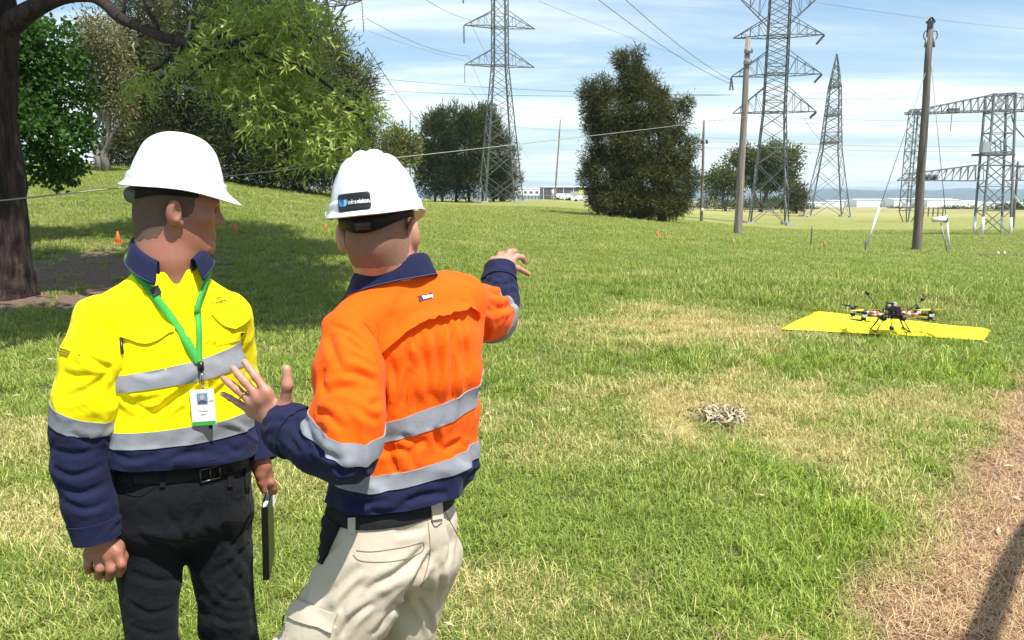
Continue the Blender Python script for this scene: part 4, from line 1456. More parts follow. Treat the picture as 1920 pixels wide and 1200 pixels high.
rng = np.random.default_rng(6)
b = on_ground(20, 20.5)
root = thing('broad_leaved_tree', 'dark green broad leaved tree hanging low behind the red barked trunk', 'tree', b)
s = 20 / FPX
B = []
for (px, py, rx, ry) in ((70, 90, 70, 60), (95, 165, 62, 70), (60, 235, 80, 70), (110, 255, 55, 48), (75, 305, 62, 34), (40, 150, 60, 90), (140, 245, 30, 30), (95, 320, 40, 22), (-60, 180, 90, 150), (-30, 60, 90, 60)):
    c = W(px, py, 20); B.append((c.x, 20 + rng.normal() * .3, c.z, rx * s, rx * s, ry * s))
o, CC = crown('crown', B, 17000, (.13, .10), L_broad, root, rng, clump=.26, per=20, droop=.5, shell=.4)
m = MB(); P = limb(m, b + Vector((0, 0, -.3)), W(10, 60, 20.5), .2, .06, rng)
for k in range(14): limb(m, P[2 + k % 3], Vector(CC[rng.integers(len(CC))]), .06, .012, rng, .2)
m.build('trunk', M_bark_grey, root)

# --- the tree behind the camera whose limb shades the leaf litter
rng = np.random.default_rng(8)
b = Vector((1.7, -1.6, 0)); root = thing('litter_tree', 'old tree behind the viewer whose limb throws a stripe of shade on the brown litter', 'tree', b)
m = MB()
m.tube(spline([b + Vector((0, 0, -.2)), b + Vector((.02, 0, 1.2)), b + Vector((.1, .15, 2.6)), b + Vector((0, -.3, 4.2)), b + Vector((.2, -1, 6))], 6), np.interp(np.linspace(0, 4, 25), range(5), [.34, .27, .24, .19, .1]), 14)
m.tube(spline([b + Vector((.1, .15, 2.5)), Vector((1.72, -.25, 2.95)), Vector((2.17, .88, 3.08)), Vector((2.93, 1.76, 3.1)), Vector((3.47, 2.38, 3.15)), Vector((4.10, 3.03, 3.2)), Vector((5.1, 4.0, 3.6))], 6), np.interp(np.linspace(0, 6, 37), range(7), [.14, .09, .065, .052, .048, .045, .03]), 10)
m.tube(spline([Vector((2.6, 1.2, 3.1)), Vector((3.0, 1.55, 3.05)), Vector((3.5, 1.85, 3.1)), Vector((4.2, 2.0, 3.3))], 5), np.interp(np.linspace(0, 3, 16), range(4), [.085, .07, .05, .02]), 8)
m.build('trunk', M_bark_red, root)
crown('crown', [(2.2, -4.2, 6.6, 2.2, 1.6, 1.2), (5.0, -2.6, 6.0, 1.8, 1.6, 1.0)], 5000, (.16, .05), L_lance, root, rng, clump=.5, per=20, droop=.4, shell=.2)
# ------------------------------------------------------------------ people: materials
def skinmat(name, base, red):
    t = NT(name)
    c = t.mix(t.ramp(t.noise(14, 4), .35, .7), base, red)
    c = t.mix(t.ramp(t.noise(160, 3), .55, .75, 0, .35), c, tuple(x * .72 for x in base))
    return t.pbr(c, .48, 0, t.bump(t.noise(320, 4), .25, .002), Subsurface_Weight=.12, Subsurface_Radius=(.012, .005, .003))


M_skin_a = skinmat('weathered_skin', (.30, .140, .088), (.31, .118, .072))
M_skin_b = skinmat('pale_skin', (.45, .245, .170), (.47, .20, .135))
M_hair_grey = plain('grey_stubble', (.125, .085, .064), .85, var=.25, scale=160, bump=.25, bscale=600, Specular_IOR_Level=.1)
M_hair_brown = plain('brown_stubble', (.23, .130, .090), .8, var=.25, scale=160, bump=.2, bscale=600, Specular_IOR_Level=.1)
M_yel = cloth('hi_vis_yellow_cotton', (.93, .80, .0), crease=.24, var=.05, soil=(.62, .40, .02))
M_org = cloth('hi_vis_orange_cotton', (.93, .105, .001), crease=.22, var=.06)
M_navy = cloth('navy_cotton', (.0105, .0135, .046), crease=.35, var=.18)
M_black = cloth('black_cotton', (.0062, .007, .0098), crease=.7, var=.2)
M_khaki = cloth('khaki_cotton', (.50, .435, .335), crease=.22, var=.08)
t = NT('retro_reflective_tape')
ch = t.n.new('ShaderNodeTexVoronoi'); ch.inputs['Scale'].default_value = 420; t.l.new(t.co(), ch.inputs['Vector'])
M_tape = t.pbr(t.mix(t.noise(30, 5), (.19, .20, .225), (.28, .29, .325)), .62, .0, t.bump(t.math('ADD', t.math('MULTIPLY', ch.outputs['Distance'], .05), t.noise(30, 4, .55)), .22, .010), Specular_IOR_Level=.25)
M_belt = plain('black_leather', (.008, .008, .009), .6, bump=.2, Specular_IOR_Level=.2)
M_green = cloth('green_ribbon', (.055, .36, .06), crease=.1, var=.1)
M_blackp = plain('black_plastic', (.014, .014, .016), .35)
M_metal = plain('bright_metal', (.55, .55, .55), .25, 1.0)
M_gold = plain('gold', (.75, .50, .16), .2, 1.0)
M_hat = plain('white_hard_shell', (.74, .74, .75), .30, var=.03, scale=3, Coat_Weight=.3)
M_sole = plain('brown_boot_leather', (.10, .06, .035), .6, bump=.3)
M_print = plain('dark_print', (.03, .025, .02), .7)
M_printo = plain('brown_print', (.30, .22, .01), .7)
M_wprint = plain('white_print', (.85, .85, .85), .6, var=.02)


def fold(p, e, freq, amp, seed=0.0, st=.8, warp=.35, cover=.5):
    """cloth folds: narrow ridges and hollows running along direction e, gathered in places"""
    e = A(*e); e = e / np.linalg.norm(e)
    q = p - st * (p @ e)[:, None] * e
    w = np.stack([noise3(p * 4.2 + seed), noise3(p * 4.2 + seed + 9), noise3(p * 4.2 + seed + 21)], 1) * warp / freq * 2.6
    n = noise3((q + w) * freq + seed)
    r = np.clip(1 - np.sqrt(n * n + .0012) * 3.4, 0, 1) ** 1.25
    m = sstep(-.12, .30, noise3(p * 5.5 + seed * 1.7 + 40) + (cover - .5))
    big = noise3((q + w) * freq * .45 + seed + 60)
    return amp * (r * m * 1.3 + big * .45 - .3)


class Cloth:
    """a fine cloth surface grown from an implicit shape, cut into panels by scalar fields"""
    def __init__(s, prims, lo, hi, h=.0048, disp=None, it=2):
        V, Q = surface_nets(prims, lo, hi, h)
        V = relax(V, Q, it)
        if disp is not None:
            N = vnormals(V, Q)
            V = V + N * disp(V, N)[:, None]
            V = relax(V, Q, 1, .3)
        s.V, s.Q = V, Q
        s.N = vnormals(V, Q)

    def crease(s, lines, scale=1.0):
        """press folds into the cloth along lines drawn where the photograph shows them: (path, depth, width)"""
        sk = Skin(s)
        off = np.zeros(len(s.V))
        for path, depth, w in lines:
            P = spline(path, 5)
            H = np.array([list(sk.at(x, y)[0]) for x, y in P])
            lo_, hi_ = H.min(0) - 4 * w, H.max(0) + 4 * w
            k = np.where(((s.V > lo_) & (s.V < hi_)).all(1))[0]
            if not len(k): continue
            best = np.full(len(k), 9.0); tt = np.zeros(len(k))
            for i in range(len(H) - 1):
                d = H[i + 1] - H[i]; L2 = max(d @ d, 1e-12)
                t = np.clip((s.V[k] - H[i]) @ d / L2, 0, 1)
                r = np.linalg.norm(s.V[k] - H[i] - t[:, None] * d, axis=1)
                m = r < best; best[m] = r[m]; tt[m] = (i + t[m]) / (len(H) - 1)
            taper = np.clip(np.sin(np.pi * np.clip(tt, 0, 1)), 0, 1) ** .6
            off[k] += scale * depth * taper * (-np.exp(-(best / (.8 * w)) ** 2) + .55 * np.exp(-((best - 1.65 * w) / (.95 * w)) ** 2))
        s.V = s.V + s.N * off[:, None]
        s.N = vnormals(s.V, s.Q)
        return s

    def piece(s, name, mat, parent, cuts, lift=0.0):
        """cuts: list of (field, keep_above)"""
        V, F, N = s.V, s.Q, s.N
        fs = [np.asarray(f, float) for f, _ in cuts]
        for k in range(len(cuts)):
            V, F, carry = clip(V, F, fs[k], cuts[k][1])
            N = carry(N); fs = [carry(f) for f in fs]
            if not len(V): return None
        if not lift: return obj(name, V, F, mat, parent)
        m = len(V); cnt = {}
        for f in F:
            for a in range(len(f)):
                e = (f[a], f[(a + 1) % len(f)])
                if (e[1], e[0]) in cnt: del cnt[(e[1], e[0])]
                else: cnt[e] = 1
        rim = sorted({i for e in cnt for i in e}); ix = {v: k for k, v in enumerate(rim)}; r = len(rim)
        F = list(F) + [(m + ix[b], m + ix[a], m + r + ix[a], m + r + ix[b]) for a, b in cnt]
        return obj(name, np.concatenate([V + N * lift, V[rim] + N[rim] * lift, V[rim] - N[rim] * .001]), F, mat, parent)


def along(p, pts):
    """distance along a polyline of the nearest point"""
    pts = [A(*q) for q in pts]
    best = np.full(len(p), 1e9); s = np.zeros(len(p)); acc = 0
    for i, (a, b) in enumerate(zip(pts[:-1], pts[1:])):
        d = b - a; L = np.linalg.norm(d); d = d / L
        t = (p - a) @ d
        tc = t.copy()
        if i > 0: tc = np.maximum(tc, 0)
        if i < len(pts) - 2: tc = np.minimum(tc, L)
        r = np.linalg.norm(p - a - tc[:, None] * d, axis=1)
        m = r < best
        best[m] = r[m]; s[m] = acc + tc[m]; acc += L
    return s


def plane3(a, b, dirv):
    """scalar field: signed height over the plane through a and b that also holds direction dirv"""
    a, b = A(*a), A(*b)
    n = np.cross(b - a, A(*dirv)); n /= np.linalg.norm(n)
    if n[2] < 0: n = -n
    return lambda p: (p - a) @ n


class Skin:
    """finds the cloth under a photograph position, to sew things on"""
    def __init__(s, *cl):
        V, F, b = [], [], 0
        for c in cl:
            V.append(c.V); F.append(c.Q + b); b += len(c.V)
        V, F = np.concatenate(V), np.concatenate(F)
        s.t = BVHTree.FromPolygons([tuple(v) for v in V], [tuple(int(i) for i in f) for f in F])

    def at(s, px, py, lift=0.0):
        o = Vector((0, 0, CAM_H)); r = ray(px, py).normalized()
        h, n, i, d = s.t.ray_cast(o, r)
        if h is None:                      # just off the edge of the cloth: the nearest cloth instead
            q = o + r * 2.0
            h, n, i, d = s.t.find_nearest(q)
        if n.dot(r) > 0: n = -n
        return h + n * lift, n

    def patch(s, name, grid, lift, mat, parent, thick=.003):
        """grid[i][j] = (px, py); lift(u, v) height of the outer face; the rim is turned down to the cloth"""
        ni, nj = len(grid), len(grid[0])
        V, F = [], []
        for i in range(ni):
            for j in range(nj):
                p, n = s.at(*grid[i][j]); V.append(p + n * lift(i / (ni - 1), j / (nj - 1)))
        base = []
        for i in range(ni):
            for j in range(nj):
                p, n = s.at(*grid[i][j]); V.append(p + n * max(lift(i / (ni - 1), j / (nj - 1)) - thick, -.003))
        m = ni * nj
        for i in range(ni - 1):
            for j in range(nj - 1):
                a = i * nj + j
                F.append((a, a + 1, a + nj + 1, a + nj)); F.append((m + a, m + a + nj, m + a + nj + 1, m + a + 1))
        rim = [j for j in range(nj)] + [i * nj + nj - 1 for i in range(1, ni)] + [(ni - 1) * nj + j for j in range(nj - 2, -1, -1)] + [i * nj for i in range(ni - 2, 0, -1)]
        for k in range(len(rim)):
            a, b = rim[k], rim[(k + 1) % len(rim)]
            F.append((a, m + a, m + b, b))
        o = obj(name, V, F, mat, parent, True)
        md = o.modifiers.new('edges', 'EDGE_SPLIT'); md.split_angle = math.radians(50)
        return o

    def quad(s, name, tl, tr, br, bl, lift, mat, parent, n=6, m=6, bulge=0.0, thick=.003):
        g = []
        for i in range(n):
            v = i / (n - 1)
            row = []
            for j in range(m):
                u = j / (m - 1)
                x = lerp(lerp(tl[0], tr[0], u), lerp(bl[0], br[0], u), v); y = lerp(lerp(tl[1], tr[1], u), lerp(bl[1], br[1], u), v)
                row.append((x, y + bulge * v * math.sin(math.pi * u)))
            g.append(row)
        return s.patch(name, g, lift, mat, parent, thick)

    def seam(s, name, path, r, mat, parent, lift=.0006, n=6):
        P = spline([(x, y) for x, y in path], n)
        V, F = tube([s.at(x, y, lift)[0] for x, y in P], r, 5)
        return obj(name, V, F, mat, parent)

    def ribbon(s, name, path, hw, lift, mat, parent, n=6, thick=.0015):
        P = spline(path, n)
        V, F = [], []
        for k in range(len(P)):
            d = P[min(k + 1, len(P) - 1)] - P[max(k - 1, 0)]; d /= np.linalg.norm(d)
            w = hw if not hasattr(hw, '__call__') else hw(k / (len(P) - 1))
            for q in (-1, 1): V.append(s.at(P[k][0] - d[1] * w * q, P[k][1] + d[0] * w * q, lift)[0])
        for k in range(len(P) - 1): F.append((2 * k, 2 * k + 1, 2 * k + 3, 2 * k + 2))
        o = obj(name, V, F, mat, parent)
        md = o.modifiers.new('thickness', 'SOLIDIFY'); md.thickness = thick; md.offset = 0
        return o


def lettering(name, text, size, mat, parent, o, x, y, bold=0.0, extr=.0004, align='CENTER'):
    """real letters laid on the plane at o with axes x (reading direction) and y (up)"""
    cu = bpy.data.curves.new(name, 'FONT')
    cu.body = text; cu.size = size; cu.align_x = align; cu.align_y = 'CENTER'; cu.offset = bold; cu.extrude = extr; cu.resolution_u = 3
    ob = bpy.data.objects.new(name, cu)
    COL.objects.link(ob)
    me = bpy.data.meshes.new_from_object(ob.evaluated_get(bpy.context.evaluated_depsgraph_get()))
    bpy.data.objects.remove(ob)
    x, y = Vector(x).normalized(), Vector(y).normalized()
    z = x.cross(y)
    M = Matrix(((x.x, y.x, z.x, o[0]), (x.y, y.y, z.y, o[1]), (x.z, y.z, z.z, o[2]), (0, 0, 0, 1)))
    me.transform(M)
    me.name = name
    me.materials.clear(); me.materials.append(mat)
    return attach(bpy.data.objects.new(name, me), parent)


def frame(fwd, pitch=0.0, roll=0.0):
    """columns: forward, left, up"""
    f = Vector((fwd[0], fwd[1], 0)).normalized()
    l = Vector((-f.y, f.x, 0))
    R = Matrix((f, l, Vector((0, 0, 1)))).transposed()
    R = R @ Matrix.Rotation(pitch, 3, 'Y') @ Matrix.Rotation(roll, 3, 'X')
    return R


def head_prims(c, R, neck, rn=(.058, .064)):
    Rn = np.array(R)
    H = lambda x, y, z: c + R @ Vector((x, y, z))
    E = lambda x, y, z, r, k: p_ell(H(x, y, z), r, Rn, k)
    P = [E(-.012, 0, .045, (.097, .069, .088), .02), E(.035, 0, -.028, (.060, .056, .083), .04)]
    for s in (-1, 1):
        P += [p_cap(H(.0, s * .047, -.048), H(.066, s * .020, -.094), .019, .018, .035), E(.064, s * .042, -.014, (.022, .018, .018), .03)]
    P += [E(.076, 0, -.094, (.016, .020, .014), .03), p_cap(H(.086, -.032, .030), H(.086, .032, .030), .012, .012, .025),
          p_cap(H(.089, 0, .022), H(.110, 0, -.021), .0075, .0105, .014)]
    for s in (-1, 1): P.append(E(.099, s * .011, -.026, (.010, .007, .007), .010))
    P += [p_cap(H(.088, -.019, -.055), H(.088, .019, -.055), .0075, .0075, .010), p_cap(H(.086, -.016, -.067), H(.086, .016, -.067), .0085, .0085, .010)]
    for s in (-1, 1):
        P.append(E(.100, s * .031, .008, (.018, .017, .011), -.012)); P.append(E(.079, s * .031, .006, (.013, .013, .011), .004))
        P.append(E(-.012, s * .087, -.004, (.019, .0135, .034), .008)); P.append(E(-.003, s * .097, -.000, (.011, .0085, .019), -.006)); P.append(E(.004, s * .080, -.030, (.009, .007, .010), .006))
    P += [p_cap(H(-.030, 0, -.03), neck, rn[0], rn[1], .045), p_cap(H(-.055, 0, -.03), Vector(neck) - (R @ Vector((.03, 0, 0))), .04, .05, .05)]
    return P


def hat(name, label_part, c, R, parent, size=(1, 1, 1), band=True):
    """hard hat: ribbed shell with gutter, visor and rear lip; c is the rim centre"""
    H = lambda x, y, z: c + R @ Vector((x * size[0], y * size[1], z * size[2]))
    na, nz = 96, 26
    a_, b_, h_ = .135, .111, .149
    V, F = [], []

    def shell(th, t):
        # t 0 at rim, 1 at the top
        ph = t * math.pi / 2
        cr = max(math.cos(ph), 0) ** .80; z = h_ * math.sin(ph) ** .93
        x, y = a_ * cr * math.cos(th), b_ * cr * math.sin(th)
        if x > 0: x *= 1 - .04 * t
        # three raised ribs running fore and aft, a vee at the front
        rib = (math.exp(-((abs(y) - .0175) / .0135) ** 4) + .55 * math.exp(-((abs(y) - .052) / .015) ** 4)) * float(sstep(.30, .50, t)) * (1 - .3 * float(sstep(.06, .13, x)))
        z += .0105 * rib * float(sstep(.3, .8, math.sin(ph)))
        out = .004 * rib
        n = Vector((math.cos(th) * .4, math.sin(th) * .4, 1)).normalized()
        # band swelling low on the shell, flared gutter at the rim
        sw = .0075 * (1 - sstep(.135, .165, t))
        fl = (.005 + .011 * abs(math.cos(th)) ** 2) * (1 - sstep(.0, .075, t)) ** 1.6
        fr = max(0, math.cos(th))
        vis = .030 * fr ** 2.2 * (1 - sstep(0, .085, t)) ** 1.3
        rr = 1 + (sw + fl) / .125
        x, y = x * rr + n.x * out, y * rr + n.y * out
        x += vis; 
        zz = z - .013 * (vis / .030) - .006 * (fl / .016) * max(0, -math.cos(th)) * 0 + .010 * (1 - sstep(0, .075, t)) * abs(math.sin(th)) ** 3
        return x, y, zz
    ts = np.concatenate([[0, .012, .03, .05, .07, .085, .11, .132, .142, .152, .162, .172], np.linspace(.19, .93, nz - 8), [.95, .965, .977, .986, .992, .996, .9985, .9996]])
    for t_ in ts:
        for k in range(na): V.append(H(*shell(2 * math.pi * k / na, float(t_))))
    m = len(ts)
    for i in range(m - 1):
        for k in range(na): F.append((i * na + k, i * na + (k + 1) % na, (i + 1) * na + (k + 1) % na, (i + 1) * na + k))
    F.append(tuple((m - 1) * na + k for k in range(na)))
    o = obj(name, V, F, M_hat, parent)
    md = o.modifiers.new('shell', 'SOLIDIFY'); md.thickness = .0038; md.offset = -1
    o.modifiers.new('edge', 'BEVEL').width = .0006
    md = o.modifiers.new('sub', 'SUBSURF'); md.levels = 1; md.render_levels = 1
    if band:                                   # head band with a ratchet at the back
        V, F = [], []
        for k in range(40):
            th = math.radians(60) + math.radians(240) * k / 39
            bk = max(0, -math.cos(th))
            for z in (-.006 - .022 * bk ** 3, .02): V.append(H(.1165 * math.cos(th) - .003, .0895 * math.sin(th), z - .010 * bk))
        for k in range(39): F.append((2 * k, 2 * k + 2, 2 * k + 3, 2 * k + 1))
        b = obj('head_band', V, F, M_belt, o)
        md = b.modifiers.new('thickness', 'SOLIDIFY'); md.thickness = .003; md.offset = 1
    return o, shell, H


def collar(name, c, fwd, mat, parent, rx, ry, tilt, stand=.034, leaf=.052, gap=40, drop=.05, wing=.02, point=.03, raise_=0.0):
    """shirt collar: a stand round the neck and a leaf folded down over it, open at the throat"""
    f = Vector((fwd[0], fwd[1], 0)).normalized(); l = Vector((-f.y, f.x, 0)); u = Vector((0, 0, 1))
    n = 56
    V, F = [], []
    for k in range(n):
        q = -1 + 2 * k / (n - 1)                       # -1..1 round from one front edge over the back to the other
        th = math.pi + q * (math.pi - math.radians(gap))
        fr = (1 + math.cos(th)) / 2                    # 1 at the throat
        e = abs(q) ** 6
        base = Vector((rx * math.cos(th), ry * math.sin(th), -drop * fr ** 1.2 + raise_ * (1 - fr)))
        o = Vector((math.cos(th), math.sin(th), 0))
        wob = .003 * math.sin(q * 9) + .002 * math.sin(q * 23)
        prof = [(-.004, -.006), (-.002, stand * .5), (-.004 - .002 * fr, stand * (1 - .25 * e)), (.004, stand * (1 - .25 * e) + .006), (.013, stand * (1 - .25 * e) - .001),
                (.019 + wing * .35 * (1 - fr) + wob * .5, stand * .45 - leaf * .25), (.024 + wing * (.4 + .6 * fr) + wob, stand - leaf - point * e + .006 * (1 - fr))]
        for a, z in prof:
            p = base + o * a + Vector((0, 0, z))
            V.append(c + f * p.x + l * p.y + u * (p.z + tilt * p.y))
    m = 7
    for k in range(n - 1):
        for j in range(m - 1): F.append((k * m + j, (k + 1) * m + j, (k + 1) * m + j + 1, k * m + j + 1))
    o = obj(name, V, F, mat, parent)
    md = o.modifiers.new('thickness', 'SOLIDIFY'); md.thickness = .0022
    md = o.modifiers.new('sub', 'SUBSURF'); md.levels = 1; md.render_levels = 1
    # top stitching near the leaf's edge
    P = [Vector(V[k * m + 6]).lerp(Vector(V[k * m + 5]), .22) + (Vector(V[k * m + 6]) - c).normalized() * .0022 for k in range(1, n - 1)]
    Vt, Ft = tube(P, .0009, 5); obj('stitching', Vt, Ft, M_stitch, o)
    return o


M_stitch = plain('navy_thread', (.07, .08, .16), .8)


def boots(parent, ankles, fwds):
    for a, f in zip(ankles, fwds):
        g = Vector((a[0], a[1], 0)); f = Vector((f[0], f[1], 0)).normalized()
        V, Q = surface_nets([p_cap(g + Vector((0, 0, .17)), g + Vector((0, 0, .07)), .055, .055), p_cap(g + Vector((0, 0, .05)) - f * .03, g + Vector((0, 0, .045)) + f * .16, .045, .042, .03)],
                            (g.x - .28, g.y - .28, -.01), (g.x + .28, g.y + .28, .26), .009)
        V[:, 2] = np.maximum(V[:, 2], .004)
        obj('boot', V, Q, M_sole, parent)


def bbox(pts, pad):
    P = np.array([list(p) for p in pts])
    return P.min(0) - pad, P.max(0) + pad


def hand_prims(wrist, fing, thumb, r0=.0105, r1=.0085, pr=.0145, k=.006):
    """fing: list of (knuckle, middle joint, end joint, tip); returns primitives of a five fingered hand"""
    w = Vector(wrist); P = []
    for i, f in enumerate(fing):
        f = [Vector(q) for q in f]
        sc = (1.0, 1.03, .98, .86)[i]
        P.append((p_cap(w.lerp(f[0], .08), f[0], pr * 1.05, r0 * 1.12 * sc, .016)))
        for a, b, ra, rb in zip(f[:-1], f[1:], np.linspace(r0, r1, len(f))[:-1], np.linspace(r0, r1, len(f))[1:]):
            P.append(p_cap(a, b, ra * sc, rb * sc, k))
    for a, b in zip(fing[:-1], fing[1:]):
        P.append(p_cap(Vector(a[0]).lerp(w, .12), Vector(b[0]).lerp(w, .12), .0095, .0095, .014))
    t = [Vector(q) for q in thumb]
    P.append(p_cap(w.lerp(t[0], .25), t[0], .0165, .0145, .016))
    for a, b, ra, rb in zip(t[:-1], t[1:], (.0135, .0115, .0105), (.0118, .0105, .0085)): P.append(p_cap(a, b, ra, rb, .009))
    return P


# ================================================================== the man in the yellow shirt
YF = Vector((.574, -.819, 0)); YR = Vector((-.819, -.574, 0)); YL = -YR; UP = Vector((0, 0, 1))
Y0 = 2.03
yM = W(300, 578, Y0)                                   # middle of the shoulders
yN = W(318, 492, Y0 + .02)                             # base of the neck
y_sec = [(W(304, 592, Y0), (.150, .092)), (W(312, 640, Y0), (.176, .116)), (W(324, 700, Y0), (.184, .128)), (W(334, 780, Y0), (.188, .134)), (W(338, 838, Y0), (.196, .140)), (W(338, 880, Y0), (.190, .134)), (W(338, 915, Y0), (.176, .122))]
yRs, yLs = W(189, 598, 1.915), W(432, 588, 2.135)
y_arm_r = [yRs, W(178, 668, 1.90), W(164, 750, 1.885), W(155, 803, 1.885), W(156, 872, 1.875), W(170, 945, 1.865), W(184, 1012, 1.86)]
y_arm_l = [yLs, W(437, 660, 2.19), W(452, 740, 2.23), W(470, 800, 2.22), W(487, 868, 2.18)]
man_y = thing('person', 'man in yellow and navy work shirt, black trousers, turned to face the other man', 'person', (yN.x, Y0, 0))

P = []
for (a, sa), (b, sb) in zip(y_sec[:-1], y_sec[1:]): P.append(p_sec(a, b, sa, sb, YR, .05, 2.35))
P += [p_cap(yN - UP * .035 - YF * .01, yRs - UP * .0, .052, .058, .07), p_cap(yN - UP * .035 - YF * .01, yLs, .052, .055, .07), p_cap(yN - UP * .08, yN - UP * .0, .084, .070, .04)]


def disp_y(p, n):
    z = p[:, 2]
    d = fold(p, (YR * .75 + UP * .65), 9, .0105, 1.3) * sstep(1.05, 1.2, z) + fold(p, (YL * .8 + UP * .5), 13, .0075, 5.1)
    zb = W(338, 893, Y0).z
    d = d + fold(p, UP, 26, .006, 7.7, .75) * (1 - sstep(zb + .01, zb + .13, z))
    d = d + fold(p, YR * .9 + UP * .2, 17, .0095, 3.3) * (1 - sstep(zb + .06, zb + .30, z))
    return d


lo, hi = bbox([q[0] for q in y_sec] + [yRs, yLs, yN], .24)
P += [p_cap(yN - UP * .008, yN + UP * .3, .064, .075, -.012), p_cap(yN + YF * .080 - UP * .040, yN + YF * .060 + UP * .10, .012, .058, -.010)]
torso_y = Cloth(P, lo, hi, .0048, disp_y)


def sleeve(pts, rad, seed, amp=1.0, h=.0046):
    P = []
    for i in range(len(pts) - 1): P.append(p_cap(pts[i], pts[i + 1], rad[i], rad[i + 1], .03))
    ax = (Vector(pts[-1]) - Vector(pts[0])).normalized()
    side = ax.cross(Vector((0, 1, 0))).normalized()
    L = sum((Vector(b) - Vector(a)).length for a, b in zip(pts[:-1], pts[1:]))

    def disp(p, n):
        s = along(p, pts) / L
        el = np.exp(-((s - .52) / .16) ** 2)
        tip = sstep(.70, .92, s)
        d = fold(p, side * .8 + ax * .45, 14, .0085 * amp, seed, .75) * (.35 + .75 * el)
        d = d + fold(p, side * .9 - ax * .25, 24, .0060 * amp, seed + 4, .72) * (.18 + .9 * tip)
        d = d + fold(p, ax, 11, .0085 * amp, seed + 8, .82) * (1 - sstep(.25, .5, s))
        return d
    lo, hi = bbox(pts, max(rad) + .03)
    c = Cloth(P, lo, hi, h, disp)
    c.s = along(c.V, pts)
    c.L = L
    return c


sl_yr = sleeve(y_arm_r, [.064, .071, .074, .072, .067, .061, .055], 2.2, .9)
sl_yl = sleeve(y_arm_l, [.060, .060, .058, .056, .050], 6.2)
cr = lambda pts, d=.007, w=.010: (pts, d, w)
torso_y.crease([cr([(222, 600), (226, 650), (222, 700)], .006), cr([(222, 736), (255, 762), (300, 772)]), cr([(228, 748), (270, 752), (310, 745)], .005), cr([(345, 738), (308, 762), (258, 796)], .008, .012), cr([(378, 704), (325, 750), (285, 786)], .007, .011),
                cr([(430, 716), (390, 752), (350, 790)], .006), cr([(250, 668), (290, 676), (330, 668)], .005), cr([(318, 570), (338, 610), (350, 650)], .006, .012), cr([(236, 690), (280, 700), (318, 690)], .004), cr([(440, 620), (420, 640), (392, 652)], .005),
                cr([(215, 850), (250, 862), (300, 850)], .006), cr([(310, 868), (350, 850), (400, 846)], .005), cr([(420, 830), (440, 845), (462, 836)], .005), cr([(240, 800), (260, 770), (262, 740)], .005), cr([(286, 540), (262, 566), (240, 590)], .005, .012)], .75)
sl_yr.crease([cr([(192, 598), (209, 640), (218, 684)], .009, .012), cr([(157, 606), (172, 640), (188, 668)], .006), cr([(140, 636), (178, 680), (212, 690)], .008), cr([(112, 748), (165, 732), (208, 692)], .009, .012), cr([(120, 700), (150, 706), (190, 700)], .005), cr([(180, 560), (196, 590), (204, 620)], .006),
              cr([(92, 838), (140, 852), (188, 838)], .006), cr([(98, 876), (140, 892), (196, 872)], .008), cr([(108, 905), (150, 925), (202, 905)], .008), cr([(120, 938), (160, 955), (208, 938)], .007), cr([(130, 810), (170, 830), (196, 818)], .006)], .62)
sk_y = Skin(torso_y)
skb_y = Skin(torso_y, sl_yr)
# tape and colour lines round the body, through the places where the photograph shows them
hit = lambda sk, px, py: sk.at(px, py)[0]
back = YL * .8 + YF * -.6
fy1 = plane3(hit(sk_y, 235, 704), hit(sk_y, 450, 641), YF); fy2 = plane3(hit(sk_y, 235, 736), hit(sk_y, 450, 689), YF)
fy3 = plane3(hit(sk_y, 215, 812), hit(sk_y, 450, 778), YF); fy4 = plane3(hit(sk_y, 215, 843), hit(sk_y, 450, 812), YF)
TV = torso_y.V
g1, g2, g3, g4 = fy1(TV), fy2(TV), fy3(TV), fy4(TV)
fyh = plane3(hit(sk_y, 230, 884), hit(sk_y, 450, 864), YF)
hem = fyh(TV)
shirt_y = torso_y.piece('shirt', M_yel, man_y, [(g4, True)])
torso_y.piece('navy_panel', M_navy, shirt_y, [(g4, False), (hem, True)])
torso_y.piece('reflective_tape', M_tape, shirt_y, [(g1, False), (g2, True)], .0030)
torso_y.piece('reflective_tape', M_tape, shirt_y, [(g3, False), (g4, True)], .0030)


def sleeve_parts(c, shirt, a, b, hi_mat, end, tilt=None, cuff=.052):
    s = c.s if tilt is None else c.s + tilt(c.V)
    sl = c.piece('sleeve', hi_mat, shirt, [(s - b, False)])
    c.piece('navy_cuff_panel', M_navy, sl, [(s - b, True), (c.s - end, False)])
    c.piece('reflective_tape', M_tape, sl, [(s - a, True), (s - b, False)], .0022)
    c.piece('cuff', M_navy, sl, [(c.s - (end - cuff), True), (c.s - end, False)], .0035)
    return sl


LYR = along(np.array([list(W(150, 760, 1.885)), list(W(147, 795, 1.885))]), y_arm_r)
sleeve_parts(sl_yr, shirt_y, LYR[0], LYR[1], M_yel, sl_yr.L - .004, lambda p: (p[:, 0] - W(147, 780, 1.885).x) * -.13)
sleeve_parts(sl_yl, shirt_y, .24, .285, M_yel, sl_yl.L - .004)
collar('collar', yN + YF * .006 + UP * .026, YF, M_navy, shirt_y, .077, .079, 0.02, .034, .046, 30, .050, .008, .022, raise_=.024)

